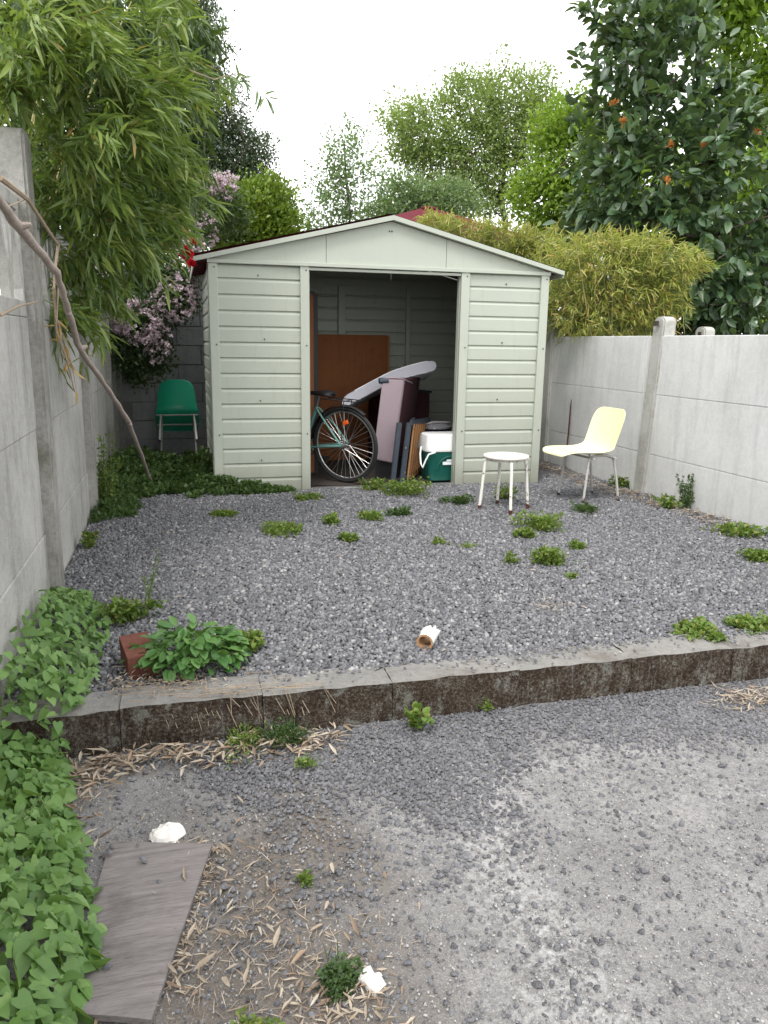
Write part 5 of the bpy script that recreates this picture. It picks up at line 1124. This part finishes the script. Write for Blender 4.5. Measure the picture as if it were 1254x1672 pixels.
# upper strand, on the terrace along the wall
t2 = thing('bindweed', (-.5, 3.2, G), 'trailing bindweed climbing the grey wall behind the brick', 'plant')
n = 760; y = rng.uniform(2.42, 3.75, n); xe = np.interp(y, [2.42, 2.7, 3.2, 3.75], [-.40, -.34, -.32, -.46]); u = rng.random(n); x = XL+.02+(xe-XL-.02)*u
z = np.where(y < 2.52, rng.uniform(.02, .22, n), gz(x, y)+.02+(.15*(1-u)+.04)*rng.random(n)*np.interp(y, [2.5, 3.3, 3.75], [1, .9, .3]))
P = np.stack([x, y, z], 1); D = np.stack([.4+rng.normal(0, .5, n), -.4+rng.normal(0, .5, n), -.4+rng.normal(0, .35, n)], 1)
Nn = unit(np.stack([.5+0*u, -.3+0*u, .9+0*u], 1)+rng.normal(0, .3, (n, 3)))
leaves(t2, T_heart(), P, D, rng.uniform(.022, .046, n), L['bind'], singles=240, N=Nn)
for tt_, yr, xr_, nst in ((t, (1., 2.5), (-.6, -.3), 26), (t2, (2.5, 3.7), (-.6, -.35), 20)):
    ms = MB()
    for k in range(nst):
        y0 = rng.uniform(*yr); x0 = rng.uniform(*xr_); z0 = .02 if y0 < 2.5 else G+.01; x0 -= .06; ms.tube([(x0, y0, z0), (x0+rng.normal(0, .02), y0-.04, z0+.06), (x0+rng.normal(.0, .03), y0-.09, z0+.09), (x0+rng.normal(.0, .03), y0-.13, z0+.05)], .0016, 4, False)
    ms.build('stems', MT['stem'], tt_)['kind'] = 'stuff'
# ---- dead leaves and stems
def litter(name, label, pts, size, mat='dry', z=None, T=None, wf=1.):
    P = np.array(pts); n = len(P); D = np.stack([rng.normal(size=n), rng.normal(size=n), rng.normal(0, .12, n)], 1)
    V, F, k = leafverts(T or T_lance(.085, .7, -.12), P, *frames(D, jit=.35), size*rng.uniform(.3, 1.2, n)); return tag(link(name, arrmesh(name, V, F, L[mat], rnd=np.repeat(rng.random(n), k))), label, 'dead leaves', kind='stuff')
def strip(n, pts, w_, up): 
    A = np.array(pts); f = rng.random(n)*(len(A)-1); i = np.minimum(f.astype(int), len(A)-2); q = A[i]+(A[i+1]-A[i])*(f-i)[:, None]; q = q+rng.normal(0, w_, (n, 2)); return q
q = strip(900, [(3.5, 7.3), (3.55, 6.4), (3.55, 5.6), (3.62, 5.0), (3.66, 4.2)], .09, 0); q = q[(q[:, 0] < 3.755)]
litter('leaf_litter', 'straw coloured dead leaves heaped along the foot of the pale wall', [(x, y, float(gz(x, y))+rng.uniform(.0, .03)) for x, y in q], .055)
q = np.array([onz(a, b, .01)[:2] for a, b in zip(rng.uniform(110, 560, 420), rng.normal(0, 11, 420)+np.interp(rng.uniform(0, 1, 420), [0, 1], [0, 0])+0)]) if False else np.array([onz(a, np.interp(a, [110, 240, 400, 560], [1262, 1238, 1222, 1205])+rng.normal(0, 13), .01)[:2] for a in rng.uniform(110, 560, 420)])
q = q[q[:, 1] < 2.48]
litter('leaf_litter', 'dead bamboo leaves drifted against the foot of the kerb', [(x, y, rng.uniform(.008, .03)) for x, y in q], .06)
q = strip(190, PXY([(345, 1385), (330, 1450), (290, 1560), (250, 1660)]), .03, 0); q = np.concatenate([q, strip(120, PXY([(150, 1260), (135, 1330)]), .04, 0), strip(150, PXY([(500, 1600), (600, 1640), (540, 1672)]), .06, 0), strip(150, PXY([(350, 1400), (480, 1480), (380, 1600), (520, 1560)]), .15, 0)])
litter('leaf_litter', 'dead leaf shreds and straw along the edge of the plywood board', [(x, y, rng.uniform(.006, .016)) for x, y in q], .036)
q = np.stack([rng.uniform(-.6, 3.6, 240), rng.uniform(2.7, 6.2, 240)], 1)
q = q[rng.random(len(q)) < np.interp(q[:, 0], [-.6, .3, 3.6], [1, .35, .3])]
litter('leaf_litter', 'thin scatter of small dead leaves over the terrace gravel', [(x, y, float(gz(x, y))+.014) for x, y in q], .04)
q = np.array([onz(a, b, .01)[:2] for a, b in zip(rng.normal(1225, 32, 260), rng.normal(1142, 9, 260))]); q = q[q[:, 1] < 2.48]
litter('leaf_litter', 'patch of straw and dead grass at the foot of the right kerb blocks', [(x, y, rng.uniform(.01, .03)) for x, y in q], .05, T=T_lance(.05, .5, -.1))
q = np.array([gp(a, b)[:2] for a, b in zip(rng.normal(903, 13, 60), rng.normal(995, 5, 60))])
litter('leaf_litter', 'little patch of bleached straw on the open terrace gravel', [(x, y, float(gz(x, y))+rng.uniform(.01, .025)) for x, y in q], .05, T=T_lance(.03, .5, -.1))
q = np.array([gp(a, b)[:2] for a, b in zip(rng.normal(255, 60, 260), rng.normal(1122, 12, 260))]); q = q[(q[:, 1] > 2.5)]
litter('leaf_litter', 'rust brown leaf mould on the left end of the kerb top', [(x, y, G+.016+rng.uniform(0, .006)) for x, y in q], .03, 'dry')
lm = arrmesh('dry_leaf', *T_lance(.10, .8, -.2), L['dry'])
for k in range(64):
    if k < 26: a, b = rng.uniform(120, 560), 0; b = np.interp(a, [110, 240, 400, 560], [1268, 1245, 1228, 1210])+rng.normal(0, 12)
    elif k < 44: a, b = rng.uniform(260, 620), rng.uniform(1380, 1665)
    else: a, b = rng.uniform(120, 170), rng.uniform(1250, 1390)
    p = onz(a, b, .02)
    if p[1] > 2.46: continue
    o = link('dry_leaf', lm); s_ = rng.uniform(.03, .065); o.scale = (s_, s_, s_); o.location = (p[0], p[1], .02+rng.uniform(0, .01)); o.rotation_euler = (rng.normal(0, .35), rng.normal(0, .15), rng.uniform(0, 6.28))
    tag(o, 'curled straw coloured dead leaf lying on the concrete', 'leaf', 'dead leaves on the concrete')
q = strip(420, PXY([(330, 1400), (300, 1560), (420, 1480), (380, 1620), (560, 1560), (520, 1660)]), .09, 0)
litter('straw', 'thin broken straw strewn over the dirt beside the plywood board', [(x, y, rng.uniform(.005, .012)) for x, y in q], .05, T=T_lance(.022, .4, -.04))
ms = MB()
for k in range(46):
    a = rng.uniform(180, 470); b = 1140+rng.normal(0, 16); p = gp(a, b); th_ = rng.normal(.2, .8); l_ = rng.uniform(.05, .16)
    p1 = (p[0], max(2.51, p[1]), G+.02); p2 = (p[0]+l_*math.cos(th_), p1[1]-abs(l_*math.sin(th_))*.4, G+.022+rng.uniform(0, .012)); p3 = (p2[0]+.05*math.cos(th_), 2.475, G-rng.uniform(.0, .1))
    ms.tube([p1, p2, p3] if rng.random() < .45 else [p1, p2], .0014, 4, False)
tag(ms.build('dry_stems', MT['drystem']), 'thin dry stems trailing over the left kerb blocks', 'stems', kind='stuff')
